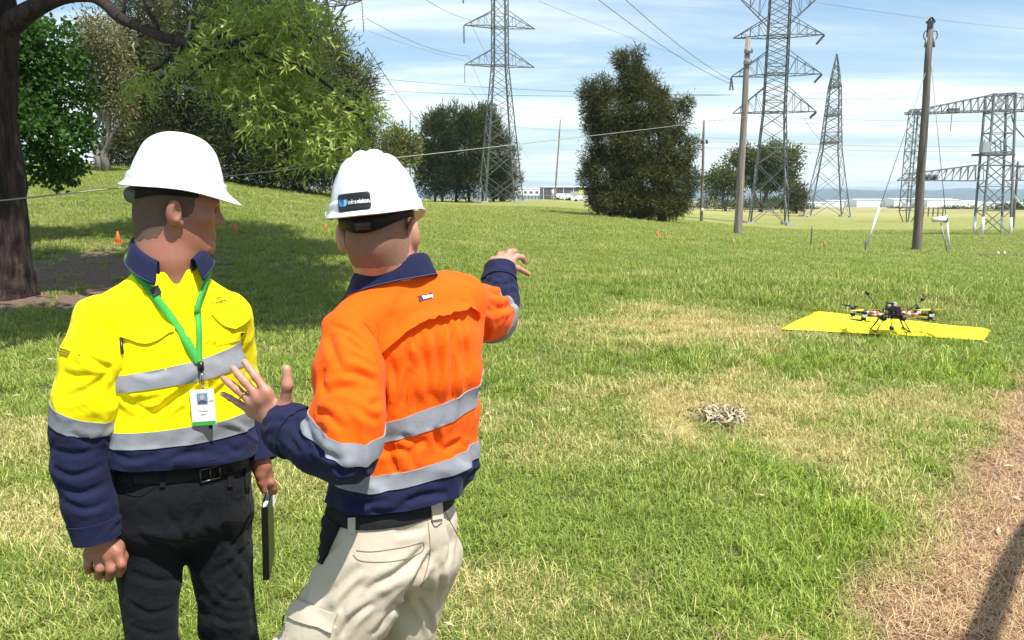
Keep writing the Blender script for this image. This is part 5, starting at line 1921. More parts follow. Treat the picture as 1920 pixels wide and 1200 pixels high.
# placket, buttons, pockets
sk_y.quad('placket', (353, 532), (373, 530), (396, 778), (377, 781), lambda u, v: .0014, M_yel, shirt_y, 24, 4)
sk_y.quad('placket', (379, 818), (400, 815), (407, 862), (386, 865), lambda u, v: .0014, M_navy, shirt_y, 8, 4)
for k, (px, py) in enumerate(((366, 572), (373, 640), (386, 728), (394, 800))):
    p, n = sk_y.at(px, py, .0035); m = MB(); m.tube([p - n * .001, p + n * .0016], .0052, 10); m.build('button', M_yel if k < 3 else M_navy, shirt_y)
fl = lambda u, v: .0025 + .0085 * u ** 1.5
g = []
for i in range(8):
    u = i / 7
    g.append([(lerp(226, 327, j / 13), lerp(594 + 4 * (j / 13), 629 + 19 * math.sin(math.pi * min(1, (j / 13) * 1.05)) ** 1.2 - 5 * (j / 13), u)) for j in range(14)])
fa = sk_y.patch('pocket_flap', g, fl, M_yel, shirt_y)
g = []
for i in range(8):
    u = i / 7
    g.append([(lerp(lerp(397, 394, u), 461, j / 11), lerp(572 + 2 * (j / 11), 591 + 22 * math.sin(math.pi * (j / 11)) ** .9 + 8 * (j / 11), u)) for j in range(12)])
fb = sk_y.patch('pocket_flap', g, fl, M_yel, shirt_y)
sk_y.quad('pocket', (226, 628), (326, 622), (330, 690), (231, 706), lambda u, v: .0026, M_yel, shirt_y, 8, 8)
sk_y.quad('pocket', (397, 596), (459, 590), (457, 636), (405, 650), lambda u, v: .0026, M_yel, shirt_y, 8, 8)
p0, n0 = sk_y.at(226, 634, .008); p1, n1 = sk_y.at(234, 664, .008)
m = MB(); m.tube([p0, p0.lerp(p1, .9), p1], [.0042, .0042, .0022], 8)
o = m.build('pen', M_blackp); tag(o, 'black pen clipped at the chest pocket of the yellow shirt', 'pen')
# small printing
p, n = sk_y.at(410, 566, .0025); rx = (sk_y.at(422, 562)[0] - sk_y.at(398, 569)[0])
ly = n.cross(rx).normalized()
lettering('chest_lettering', 'Transgrid', .0125, M_print, shirt_y, p, rx, ly)
m = MB(); q = p + ly * .009 + rx.normalized() * .006; m.tube([q - rx.normalized() * .008, q + ly * .004, q + rx.normalized() * .008 + ly * .001], .0012, 5); m.build('chest_emblem', M_print, shirt_y)
for k in range(3): skb_y.seam('sleeve_lettering', [(110 + k, 653 + k * 5), (122, 655 + k * 5), (132 - k * 2, 659 + k * 4)], .0016, M_printo, shirt_y, .0012, 3)
for k, pth in enumerate([[(222, 600), (232, 650), (222, 690), (214, 722)], [(200, 556), (214, 585), (222, 620)]]): sk_y.seam('armhole_seam', pth, .0011, M_yel, shirt_y)

# body under the clothes
yHc = W(333, 393, Y0 + .035); yHR = frame((.90, .43), math.radians(6), math.radians(2))
P = head_prims(yHc, yHR, yN + UP * .01, (.053, .060))
P += [p_cap(yN, W(338, 920, Y0), .06, .08, .05), p_cap(yN - UP * .06, yRs, .05, .035, .03), p_cap(yN - UP * .06, yLs, .05, .035, .03)]
for arm in (y_arm_r, y_arm_l):
    for a, b in zip(arm[:-1], arm[1:]): P.append(p_cap(a, b, .036, .032, .02))
w = W(187, 1006, 1.86)
fg = [(W(221, 1036, 1.852), W(228, 1058, 1.842), W(224, 1074, 1.872), W(217, 1062, 1.90)), (W(203, 1043, 1.848), W(208, 1067, 1.838), W(205, 1083, 1.87), W(200, 1068, 1.90)),
      (W(184, 1044, 1.850), W(187, 1066, 1.840), W(185, 1080, 1.87), W(183, 1066, 1.90)), (W(165, 1040, 1.855), W(166, 1058, 1.846), W(166, 1070, 1.872), W(168, 1058, 1.895))]
P += [p_cap(W(184, 985, 1.86), w, .032, .030, .02)] + hand_prims(w, fg, (W(221, 1022, 1.872), W(231, 1044, 1.875), W(229, 1066, 1.868)), .0122, .0098, .0175)
w2 = W(493, 872, 2.18)
fg = [(W(500, 893, 2.185), W(508, 905, 2.18), W(511, 917, 2.19), W(507, 922, 2.20)), (W(502, 896, 2.20), W(512, 907, 2.195), W(514, 919, 2.205), W(509, 924, 2.215)),
      (W(502, 898, 2.215), W(513, 909, 2.21), W(515, 920, 2.22), W(510, 924, 2.23)), (W(501, 899, 2.23), W(511, 909, 2.225), W(514, 917, 2.235), W(510, 921, 2.245))]
P += hand_prims(w2, fg, (W(488, 890, 2.165), W(490, 905, 2.165), W(495, 920, 2.17)), .0105, .009)
yHip = W(338, 955, Y0)
yK = [W(286, 1225, 1.95), W(437, 1225, 2.10)]
yH = [yHip + YR * .088, yHip + YL * .092]
yA = [Vector((yK[0].x + .01, yK[0].y + .02, .1)), Vector((yK[1].x + .01, yK[1].y + .02, .1))]
for hp_, kn, an in zip(yH, yK, yA): P += [p_cap(hp_, kn, .05, .04, .04), p_cap(kn, an, .04, .035, .03)]
lo, hi = bbox([yHc + UP * .14, yHc - Vector((.15, .15, 0)), yHc + Vector((.16, .16, 0)), *y_arm_r, *y_arm_l, *yA, *yK, W(190, 1090, 1.86)], .07)
V, Q = surface_nets(P, lo, hi, .0042)
V = relax(V, Q, 1, .4)
body_y = obj('body', V, Q, M_skin_a, man_y)
BN = vnormals(V, Q)


def stubble(V, Q, N, c, R, mat, body, lift=.0010, front=.036):
    q = (V - A(*c)) @ np.array(R)
    zb_ = np.interp(q[:, 0], [-.10, -.045, -.028, -.018, .02, .05], [-.085, -.070, -.035, -.010, -.016, .02])
    f = np.minimum(front - q[:, 0], q[:, 2] - zb_) + noise3(V * 110) * .010 + noise3(V * 260) * .007
    f = np.minimum(f, .0765 - np.abs(q[:, 1]))
    f = np.where(q[:, 2] < -.12, -1, f)
    Vh, Fh, carry = clip(V, Q, f, True)
    if len(Vh): obj('hair', Vh + carry(N) * lift, Fh, mat, body)


stubble(V, Q, BN, yHc, yHR, M_hair_grey, body_y)
# eyes: dark irises set in the sockets (both men look away from the viewer)
for c, R, b in ((yHc, yHR, body_y),):
    for s in (-1, 1):
        m = MB(); e = c + R @ Vector((.0905, s * .031, .007)); m.tube([e, e + R @ Vector((.002, 0, 0))], .0055, 10); m.build('eye', M_blackp, b)

# trousers
def trousers(name, person, belt_c, hip_c, hips, knees, ankles, R_, sec_b, sec_h, rr, mat, seed, fwd, belt_y, creases=(), cscale=1.0, fs=1.0, h=.0052):
    P = [p_sec(belt_c + UP * .035, belt_c - UP * .02, sec_b, sec_b, R_, .03, 2.35), p_sec(belt_c - UP * .02, hip_c, sec_b, sec_h, R_, .05, 2.35)]
    for hp_, kn, an, (r0, r1, r2) in zip(hips, knees, ankles, rr):
        P += [p_cap(Vector(hp_) - UP * .02, kn, r0, r1, .045), p_cap(kn, an, r1, r2, .03)]

    def disp(p, n):
        z = p[:, 2]; zh = hip_c.z
        d = fold(p, R_ * .8 + UP * .6, 10, .0130, seed, .82) * (1 - sstep(zh - .02, zh + .08, z)) + fold(p, R_ * .8 - UP * .6, 12, .0120, seed + 3, .82) * (1 - sstep(zh - .05, zh + .05, z))
        d = d + fold(p, R_ * .9 + UP * .15, 17, .0120, seed + 6) * (1 - sstep(zh - .45, zh - .15, z))
        return d * fs
    lo, hi = bbox([belt_c, hip_c, *knees, *ankles], .24); lo[2] = .05
    c = Cloth(P, lo, hi, h, disp)
    c.crease(creases, cscale)
    f = belt_y(c.V)
    tr = c.piece(name, mat, person, [(f, False)])
    b = c.piece('belt', M_belt, tr, [(f + .046, True), (f + .003, False)], .0042)
    return c, tr, b


ty, tr_y, belt_y = trousers('trousers', man_y, W(337, 893, Y0), yHip, yH, yK, yA, YR, (.176, .124), (.186, .136), [(.092, .067, .062), (.094, .074, .065)], M_black, 3.0, YF, lambda p: fyh(p) - .006,
                          [cr([(250, 1004), (310, 1022), (356, 1048)], .009, .013), cr([(384, 950), (362, 990), (338, 1030)], .008, .012), cr([(478, 950), (450, 1000), (420, 1045)], .009, .013), cr([(488, 1000), (440, 1050), (392, 1085)], .009, .013), cr([(482, 1050), (440, 1100), (398, 1150)], .009, .013), cr([(238, 1128), (280, 1150), (330, 1140)], .008), cr([(392, 1150), (430, 1168), (478, 1160)], .008),
                           cr([(240, 1070), (290, 1090), (345, 1085)], .008, .012), cr([(300, 940), (330, 985), (352, 1020)], .007, .012), cr([(244, 1175), (290, 1190), (325, 1178)], .007), cr([(400, 1110), (440, 1130), (486, 1110)], .007)], .48, .40)
sk_ty = Skin(ty)
p, n = sk_ty.at(392, 888, .009); ex = n.cross(UP).normalized() * -1
m = MB()
for a, b in (((-.026, .017), (.026, .017)), ((.026, .017), (.026, -.017)), ((.026, -.017), (-.026, -.017)), ((-.026, -.017), (-.026, .017)), ((0, .017), (0, -.017))):
    m.tube([p + ex * a[0] + UP * a[1], p + ex * b[0] + UP * b[1]], .0028, 6)
m.build('buckle', plain('dull_steel', (.10, .10, .10), .4, 1.0), belt_y)
for px in (245, 305, 430, 462): sk_ty.quad('belt_loop', (px - 5, 877), (px + 5, 877), (px + 5, 913), (px - 5, 913), lambda u, v: .0068, M_black, tr_y, 6, 3)
sk_ty.seam('pocket_seam', [(228, 922), (262, 930), (292, 912)], .0016, M_black, tr_y); sk_ty.seam('fly_seam', [(384, 912), (382, 970), (366, 1040)], .0016, M_black, tr_y)
boots(man_y, yA, [YF, YF])

# hard hat, lanyard, badge, notebook
rimc = yHc + yHR @ Vector((-.004, 0, .046))
hR = frame((.90, .43), math.radians(8.5), math.radians(2))
hat_y, _, Hy = hat('hard_hat', '', rimc, hR, man_y, (.87, .92, .97))
m = MB()
p = Hy(-.113, -.02, -.022); ax = hR @ Vector((-.4, -1, 0)).normalized()
m.tube([p - ax * .015, p + ax * .015], .022, 18); m.build('ratchet_knob', M_knob if 'M_knob' in globals() else plain('grey_green_knob', (.09, .10, .075), .5), hat_y)
def strap(name, pts, nrm, hw, mat, parent, n=6):
    S = spline(pts, n); N_ = spline(nrm, n); V, F = [], []
    for k in range(len(S)):
        d = S[min(k + 1, len(S) - 1)] - S[max(k - 1, 0)]; d /= np.linalg.norm(d)
        w = np.cross(d, N_[k]); w /= np.linalg.norm(w)
        h = hw(k / (len(S) - 1)) if hasattr(hw, '__call__') else hw
        V += [S[k] - w * h, S[k] + w * h]
    for k in range(len(S) - 1): F.append((2 * k, 2 * k + 1, 2 * k + 3, 2 * k + 2))
    o = obj(name, V, F, mat, parent)
    md = o.modifiers.new('thickness', 'SOLIDIFY'); md.thickness = .0016; md.offset = 0
    return o


yC = yN + UP * .030
top_pts = [yC - YF * .098 + UP * .010, yC - YF * .072 + YR * .066 + UP * .004, yC - YF * .025 + YR * .100 - UP * .008]
top_n = [-YF, (YR - YF).normalized(), YR * .8 + UP * .6]
sp = [sk_y.at(px, py, .0065) for px, py in ((262, 520), (284, 548), (306, 578), (332, 615), (355, 650), (372, 682))]
lan = strap('lanyard', top_pts + [p for p, n in sp], top_n + [n for p, n in sp], .0105, M_green, man_y)
sp2 = [sk_y.at(px, py, .0080) for px, py in ((369, 572), (370, 592), (371, 620), (372, 650), (373, 682))]
strap('lanyard_strand', [yC - YF * .108 + UP * .018, yC - YF * .07 + YL * .082 + UP * .010, yC + YF * .03 + YL * .098 - UP * .03] + [p for p, n in sp2], [-YF, (YL - YF).normalized(), YL * .8 + UP * .6] + [n for p, n in sp2], lambda t: .0088 - .004 * max(0, t - .4), M_green, lan)
sk_y.quad('breakaway_clip', (281, 543), (297, 535), (304, 550), (288, 558), lambda u, v: .0105, M_blackp, lan, 4, 4, 0, .006)
p, n = sk_y.at(374, 690, .010)
m = MB(); m.tube([p + UP * .014, p - UP * .008], .0075, 10); m.build('crimp', M_blackp, lan)
bc, bn = sk_y.at(382, 765, .010)
bt = W(381, 732, (p.y + bc.y) / 2 - .004)
m = MB(); m.tube([p - UP * .008, p.lerp(bt, .5) + Vector((-.003, -.003, 0)), bt], .0022, 6); m.tube([p - UP * .008, p.lerp(bt, .5) + Vector((.004, -.003, 0)), bt], .0018, 6)
m.build('clip', M_metal, lan)
# badge: a card of its own hanging from the lanyard
ex = Vector((.97, .23, 0)).normalized(); ey = Vector((-.02, .02, 1)).normalized(); en = ex.cross(ey).normalized()
if en.y > 0: en = -en
R = Matrix((ex, ey, ex.cross(ey))).transposed()
bc = bc + en * .016
badge = MB().box(bc, (.0575, .094, .0022), R).build('identity_card', M_wprint, lan)
f = bc + en * .0021
MB().box(f - ey * .0415, (.0555, .0105, .0009), R).build('green_stripe', M_green, badge)
MB().box(f + ey * .024 - ex * .0, (.0255, .0275, .0009), R).build('portrait_photo', plain('blue_print', (.10, .28, .55), .5), badge)
m = MB(); fq = f + en * .0011 + ey * .024
m.add([fq + ex * (.0062 * math.cos(a)) + ey * (.0075 * math.sin(a) + .003) for a in np.linspace(0, 6.283, 13)[:-1]], [tuple(range(12))]); m.build('portrait_face', plain('pink_print', (.62, .34, .27), .6), badge)
m = MB(); m.add([fq - en * .0002 + ex * x + ey * y for x, y in ((-.011, -.0132), (.011, -.0132), (.009, -.007), (.003, -.004), (-.003, -.004), (-.009, -.007))], [(0, 1, 2, 3, 4, 5)]); m.build('portrait_shoulders', plain('grey_print', (.07, .07, .09), .6), badge)
for k, wd in enumerate((.022, .014)): MB().box(f - ey * (.008 + .009 * k), (wd, .0016, .0008), R).build('printed_line', plain('faint_print', (.55, .57, .57), .6), badge)
MB().box(f + ey * .018 + ex * .0215, (.011, .002, .0008), R).build('printed_line', plain('cyan_print', (.25, .60, .62), .6), badge)

nb = thing('notebook', 'black notebook with white page edge held low at the side of the man in yellow', 'notebook', W(504, 1000, 2.20))
ex = Vector((-.20, .98, 0)).normalized(); ey = Vector((.03, 0, 1)).normalized(); en = ex.cross(ey).normalized()
R = Matrix((ex, ey, en)).transposed(); cN = W(503, 998, 2.215)
MB().box(cN, (.150, .222, .012), R).build('pages', M_wprint, nb)
for s in (-1, 1): MB().box(cN + en * (s * .0078), (.157, .228, .0034), R).build('cover', M_blackp, nb)
MB().box(cN - ex * .080, (.004, .228, .019), R).build('spine', M_blackp, nb)
MB().box(cN + ex * .075 + ey * .09 + en * .0115, (.04, .06, .0035), R).build('loose_page', M_wprint, nb)
# ================================================================== the man in the orange shirt, seen from behind
OF = Vector((-.60, .80, 0)); OR = Vector((.80, .60, 0)); OL = -OR
O0 = 1.83
oN = W(733, 512, O0 + .01)
o_sec = [(W(762, 575, O0), (.146, .092)), (W(776, 640, O0), (.160, .112)), (W(779, 700, O0), (.158, .116)), (W(775, 770, O0), (.156, .116)), (W(766, 850, O0 - .01), (.158, .120)), (W(748, 912, O0 - .02), (.170, .128)), (W(738, 950, O0 - .03), (.166, .124)), (W(735, 985, O0 - .03), (.156, .116))]
oLs, oRs = W(655, 622, 1.715), W(866, 566, 1.95)
o_arm_l = [oLs, W(657, 700, 1.655), W(655, 780, 1.60), W(650, 846, 1.575), W(600, 838, 1.60), W(548, 806, 1.645), W(523, 788, 1.67)]
o_arm_r = [oRs, W(900, 588, 2.06), W(922, 596, 2.16), W(936, 562, 2.24), W(936, 500, 2.32)]
man_o = thing('person', 'man in orange and navy work shirt and khaki trousers, back turned, pointing with one arm', 'person', (oN.x, O0, 0))
P = []
for (a, sa), (b, sb) in zip(o_sec[:-1], o_sec[1:]): P.append(p_sec(a, b, sa, sb, OR, .05, 2.35))
P += [p_cap(oN - UP * .035, oLs - UP * .0, .054, .060, .07), p_cap(oN - UP * .035, oRs, .054, .062, .07), p_cap(oN - UP * .09, oN - UP * .03, .088, .070, .04)]
oB = (W(735, 970, O0 - .03)).z


def disp_o(p, n):
    z = p[:, 2]
    d = fold(p, UP + OR * .15, 12, .0150, 2.3, .86) * sstep(oB + .06, oB + .2, z) * (1 - sstep(1.40, 1.48, z))
    d = d + fold(p, OR * .7 + UP * .7, 9, .0115, 5.7)
    d = d + fold(p, OR * .95 - UP * .25, 15, .0150, 7.1) * np.exp(-((z - oB - .10) / .09) ** 2)
    d = d + fold(p, UP, 24, .0058, 9.1, .75) * (1 - sstep(oB + .0, oB + .10, z))
    return d


lo, hi = bbox([q[0] for q in o_sec] + [oLs, oRs, oN], .22)
P.append(p_cap(oN - UP * .008, oN + UP * .3, .064, .075, -.012))
torso_o = Cloth(P, lo, hi, .0048, disp_o)
sl_ol = sleeve(o_arm_l, [.060, .072, .073, .064, .056, .050, .042], 12.2, .85)
sl_or = sleeve(o_arm_r, [.066, .073, .068, .055, .045], 15.2, 1.3)
torso_o.crease([cr([(714, 668), (717, 730), (717, 784)], .010, .012), cr([(724, 662), (738, 700), (740, 752)], .007), cr([(770, 690), (760, 725), (752, 760)], .007), cr([(789, 622), (797, 672), (803, 750)], .009, .011), cr([(816, 606), (821, 672), (809, 756)], .011, .011), cr([(839, 598), (853, 653), (844, 750)], .009, .011), cr([(866, 594), (873, 661), (872, 730)], .008),
                cr([(724, 832), (733, 860), (743, 888)], .007), cr([(700, 850), (740, 842), (770, 846)], .006), cr([(788, 830), (772, 850), (776, 880)], .009), cr([(815, 800), (818, 822), (824, 846)], .008), cr([(832, 845), (850, 832), (868, 826)], .007), cr([(750, 812), (770, 826), (800, 828)], .006),
                cr([(766, 642), (764, 660), (768, 684)], .006, .008), cr([(778, 622), (776, 640), (780, 660)], .006, .008), cr([(803, 612), (805, 630), (802, 655)], .006, .008), cr([(828, 602), (830, 622), (827, 645)], .006, .008), cr([(852, 594), (856, 615), (852, 640)], .006, .008),
                cr([(640, 930), (680, 944), (730, 940)], .007), cr([(740, 952), (790, 930), (840, 925)], .008), cr([(690, 955), (730, 962), (770, 950)], .006), cr([(760, 545), (740, 590), (745, 625)], .006, .014), cr([(850, 540), (860, 565), (880, 580)], .006)], .85)
sl_ol.crease([cr([(619, 611), (650, 620), (682, 644), (706, 676), (714, 702)], .006, .008), cr([(616, 628), (626, 660), (640, 694)], .007), cr([(645, 628), (676, 655), (704, 676)], .009), cr([(660, 664), (684, 676), (708, 690)], .008), cr([(596, 748), (630, 727), (668, 730)], .010, .012), cr([(592, 776), (614, 778), (642, 806)], .009), cr([(690, 762), (704, 756), (716, 752)], .007), cr([(640, 700), (672, 702), (706, 716)], .007),
              cr([(608, 690), (604, 715), (612, 740)], .007), cr([(660, 756), (690, 780), (712, 790)], .007), cr([(520, 800), (536, 822), (548, 836)], .006), cr([(550, 775), (560, 810), (585, 846)], .009), cr([(575, 800), (600, 842), (640, 866)], .009), cr([(540, 790), (545, 815), (565, 850)], .007), cr([(600, 870), (640, 884), (668, 880)], .007)], .78)
sl_or.crease([cr([(896, 560), (915, 580), (940, 588)], .007), cr([(900, 600), (912, 618), (908, 640)], .008), cr([(914, 545), (940, 552), (965, 545)], .008), cr([(912, 565), (940, 578), (968, 566)], .008), cr([(912, 528), (940, 534), (968, 528)], .006)])
sk_o = Skin(torso_o)
sk_ol = Skin(sl_ol)
ft1 = plane3(hit(sk_o, 722, 792), hit(sk_o, 868, 738), OF); ft2 = plane3(hit(sk_o, 726, 828), hit(sk_o, 868, 777), OF)
ft3 = plane3(hit(sk_o, 700, 893), hit(sk_o, 862, 850), OF); ft4 = plane3(hit(sk_o, 700, 926), hit(sk_o, 862, 886), OF)
fhem = plane3(hit(sk_o, 640, 962), hit(sk_o, 840, 938), OF)
TV = torso_o.V
g1, g2, g3, g4, hem = ft1(TV), ft2(TV), ft3(TV), ft4(TV), fhem(TV)
shirt_o = torso_o.piece('shirt', M_org, man_o, [(g4, True)])
torso_o.piece('navy_panel', M_navy, shirt_o, [(g4, False), (hem, True)])
torso_o.piece('reflective_tape', M_tape, shirt_o, [(g1, False), (g2, True)], .0030)
torso_o.piece('reflective_tape', M_tape, shirt_o, [(g3, False), (g4, True)], .0030)
vdir = Vector((.1, 1, .25))
fa1 = plane3(hit(sk_ol, 588, 788), hit(sk_ol, 690, 832), vdir); fa2 = plane3(hit(sk_ol, 590, 829), hit(sk_ol, 688, 874), vdir)
s_el = along(np.array([list(W(650, 846, 1.575))]), o_arm_l)[0]
c = sl_ol
far = sstep(s_el + .085, s_el + .12, c.s)
h1_, h2_ = fa1(c.V) * (1 - far) - .06 * far, fa2(c.V) * (1 - far) - .06 * far
end = c.L - .004
sl = c.piece('sleeve', M_org, shirt_o, [(h1_, True)])
c.piece('navy_cuff_panel', M_navy, sl, [(h1_, False), (c.s - end, False)])
c.piece('reflective_tape', M_tape, sl, [(h1_, False), (h2_, True)], .0028)
c.piece('cuff', M_navy, sl, [(c.s - (end - .060), True), (c.s - end, False)], .0035)
Lr = along(np.array([list(W(922, 596, 2.16))]), o_arm_r)
sleeve_parts(sl_or, shirt_o, Lr[0] - .035, Lr[0] + .014, M_org, sl_or.L - .004, None, .055)
collar('collar', oN - UP * .006, OF, M_navy, shirt_o, .074, .080, -.10, .038, .054, 30, .050, .016, .026, raise_=.012)

# yoke flap over the back vent, its brand tab, seams
low = spline([(706, 668), (728, 650), (752, 632), (781, 611), (816, 601), (842, 593), (872, 582), (890, 586), (896, 602)], 4)
g = []
for u in np.linspace(0, 1, 9):
    g.append([(lerp(x + (760 - x) * .10, x, u), lerp(y - 52, y, u)) for x, y in low])
sk_o.patch('vent_flap', g, lambda u, v: .0015 + .021 * u ** 2.4 * math.sin(math.pi * min(max(v, .0), 1)) ** .5, M_org, shirt_o)
sk_o.quad('maker_tab', (783, 556), (810, 549), (812, 559), (785, 567), lambda u, v: .0032, plain('maroon_tab', (.06, .012, .012), .7), shirt_o, 3, 6)
p, n = sk_o.at(801, 557, .0042); ex = sk_o.at(811, 554)[0] - sk_o.at(790, 560)[0]
lettering('tab_lettering', 'Bisley', .0125, M_wprint, shirt_o, p, ex, n.cross(ex).normalized(), .0003)
M_seam = cloth('orange_seam', (.62, .13, .004), crease=.1)
for pth in ([(706, 600), (716, 640), (722, 700), (722, 760)], [(728, 668), (730, 730), (724, 790)], [(760, 640), (764, 720), (766, 775)], [(742, 832), (748, 880)], [(640, 585), (664, 592), (690, 612), (706, 640)], [(846, 600), (850, 700), (850, 740)]):
    sk_o.seam('seam', pth, .0010, M_seam, shirt_o)

# trousers: stride towards the viewer's left
oHip = W(733, 1035, O0 - .035)
oHs = [W(690, 1050, O0 - .10), W(790, 1035, O0 + .03)]
oK = [W(556, 1290, 1.67), W(722, 1330, 1.93)]
oA = [Vector((oK[0].x - .10, oK[0].y + .10, .10)), Vector((oK[1].x - .05, oK[1].y + .06, .10))]
to, tr_o, belt_o = trousers('trousers', man_o, W(735, 968, O0 - .03), oHip, oHs, oK, oA, OR, (.154, .116), (.168, .128), [(.108, .098, .075), (.100, .080, .07)], M_khaki, 23.0, OF, lambda p: fhem(p) - .006,
                          [cr([(800, 1020), (750, 1072), (680, 1108)], .010, .013), cr([(812, 1030), (770, 1095), (715, 1155)], .011, .014), cr([(797, 1065), (752, 1125), (700, 1192)], .012, .014), cr([(572, 1050), (574, 1070), (566, 1095)], .008), cr([(828, 1055), (826, 1095), (818, 1140)], .008), cr([(676, 1060), (636, 1098), (592, 1128)], .008, .013), cr([(840, 985), (846, 1020), (840, 1060)], .007),
                           cr([(700, 1130), (660, 1160), (640, 1195)], .009), cr([(780, 1120), (800, 1150), (812, 1190)], .009), cr([(640, 1010), (610, 1040), (590, 1060)], .006), cr([(740, 1000), (770, 996), (800, 990)], .005), cr([(690, 1080), (650, 1120), (636, 1150)], .008)], .85, .8)
sk_to = Skin(to)
sk_to.quad('belt_loop', (655, 972), (668, 971), (668, 1000), (655, 1001), lambda u, v: .0068, M_khaki, tr_o, 6, 3)
sk_to.quad('belt_loop', (806, 944), (826, 941), (828, 972), (808, 975), lambda u, v: .0068, M_khaki, tr_o, 6, 3)
sk_to.seam('loop_stitching', [(808, 977), (816, 988), (828, 980)], .0012, M_blackp, tr_o)
M_kseam = cloth('khaki_seam', (.24, .20, .15), crease=.1)
for pth in ([(668, 1032), (700, 1034), (760, 1025), (792, 1016)], [(662, 1040), (680, 1052), (740, 1052), (790, 1035), (794, 1016)], [(802, 976), (806, 1040), (790, 1100)], [(834, 960), (848, 985), (856, 1000)],
            [(572, 1080), (566, 1102), (552, 1128)]):
    sk_to.seam('pocket_seam', pth, .0012, M_kseam, tr_o)
sk_to.quad('cargo_pocket', (545, 1150), (632, 1176), (600, 1300), (515, 1262), lambda u, v: .006, M_khaki, tr_o, 8, 8, 0, .006)
sk_to.quad('pocket_flap', (541, 1120), (634, 1150), (624, 1184), (534, 1156), lambda u, v: .0075 + .004 * u, M_khaki, tr_o, 6, 8, 0, .004)
sk_to.quad('maker_tab', (528, 1152), (536, 1156), (530, 1176), (521, 1171), lambda u, v: .0135, M_blackp, tr_o, 4, 3, 0, .004)
sk_to.quad('tool_pouch', (614, 966), (640, 985), (606, 1058), (577, 1046), lambda u, v: .010 - .004 * u, M_black, tr_o, 8, 5, 0, .009)
boots(man_o, oA, [OF, OF])

# body
oHc = W(711, 436, O0 - .01); oHR = frame((.10, 1.0), math.radians(3), math.radians(-5))
P = head_prims(oHc, oHR, oN + UP * .0, (.057, .064))
P += [p_cap(oN, W(735, 990, O0), .06, .08, .05), p_cap(oN - UP * .06, oLs, .05, .035, .03), p_cap(oN - UP * .06, oRs, .05, .035, .03)]
for arm in (o_arm_l, o_arm_r):
    for a, b in zip(arm[:-1], arm[1:]): P.append(p_cap(a, b, .034, .030, .02))
w = W(521, 790, 1.672)
fg = [(W(499, 733, 1.650), W(479, 706, 1.655), W(468, 691, 1.662), W(458, 678, 1.670)), (W(482, 742, 1.652), W(459, 716, 1.655), W(447, 702, 1.664), W(437, 690, 1.675)),
      (W(469, 752, 1.658), W(444, 730, 1.660), W(431, 719, 1.670), W(419, 709, 1.680)), (W(470, 772, 1.668), W(446, 755, 1.668), W(431, 746, 1.676), W(417, 738, 1.684))]
P += [p_cap(W(540, 795, 1.65), w, .030, .029, .02)] + hand_prims(w, fg, (W(533, 760, 1.655), W(539, 722, 1.645), W(537, 692, 1.648)), .0100, .0074, .0160, .005)
w2 = W(936, 503, 2.31)
fg = [(W(935, 487, 2.345), W(938, 478, 2.375), W(943, 477, 2.40), W(945, 483, 2.41)), (W(947, 485, 2.345), W(956, 473, 2.37), W(964, 472, 2.395), W(968, 478, 2.41)),
      (W(957, 490, 2.34), W(969, 481, 2.36), W(979, 483, 2.385), W(984, 491, 2.40)), (W(960, 500, 2.335), W(971, 503, 2.35), W(981, 508, 2.365), W(991, 514, 2.38))]
P += [p_cap(W(937, 520, 2.29), w2, .030, .029, .02)] + hand_prims(w2, fg, (W(926, 496, 2.34), W(925, 488, 2.38), W(931, 487, 2.41)), .0108, .0088, .0165)
for hp_, kn, an in zip(oHs, oK, oA): P += [p_cap(hp_, kn, .05, .04, .04), p_cap(kn, an, .04, .035, .03)]
P.append(p_cap(W(735, 990, O0), oHip, .08, .07, .05))
lo, hi = bbox([oHc + UP * .14, oHc - Vector((.15, .15, 0)), oHc + Vector((.16, .16, 0)), *o_arm_l, *o_arm_r, *oA, *oK, W(410, 690, 1.70), W(995, 470, 2.42)], .07)
V, Q = surface_nets(P, lo, hi, .0042)
V = relax(V, Q, 1, .4)
body_o = obj('body', V, Q, M_skin_b, man_o)
stubble(V, Q, vnormals(V, Q), oHc, oHR, M_hair_brown, body_o, .0008)
# wedding ring
a, b = W(469, 752, 1.658), W(444, 730, 1.660)
d = (b - a).normalized(); c = a.lerp(b, .52)
x = d.cross(UP).normalized(); y = d.cross(x)
m = MB(); m.tube([c + (x * math.cos(q) + y * math.sin(q)) * .0101 for q in np.linspace(0, 2 * math.pi, 25)], .0019, 6)
m.build('ring', M_gold, man_o)
# finger nails of the near hand's thumb
# hard hat with its sticker
hRo = frame((.13, 1.0), math.radians(4), math.radians(-6))
rimo = oHc + oHR @ Vector((-.006, 0, .034))
hat_o, shell_o, Ho = hat('hard_hat', '', rimo, hRo, man_o, (.91, .915, .98))
m = MB(); p = Ho(-.118, .0, -.020); ax = hRo @ Vector((0, 1, 0))
m.tube([p - ax * .017, p + ax * .017], .012, 16); m.build('ratchet_knob', M_blackp, hat_o)
for s in (-1, 1):                            # accessory slots on the flanks
    m = MB(); q = Ho(-.005 - .03, s * .1125, .014); R = hRo
    m.box(q, (.032, .007, .018), R); m.build('accessory_slot', M_hat, hat_o)
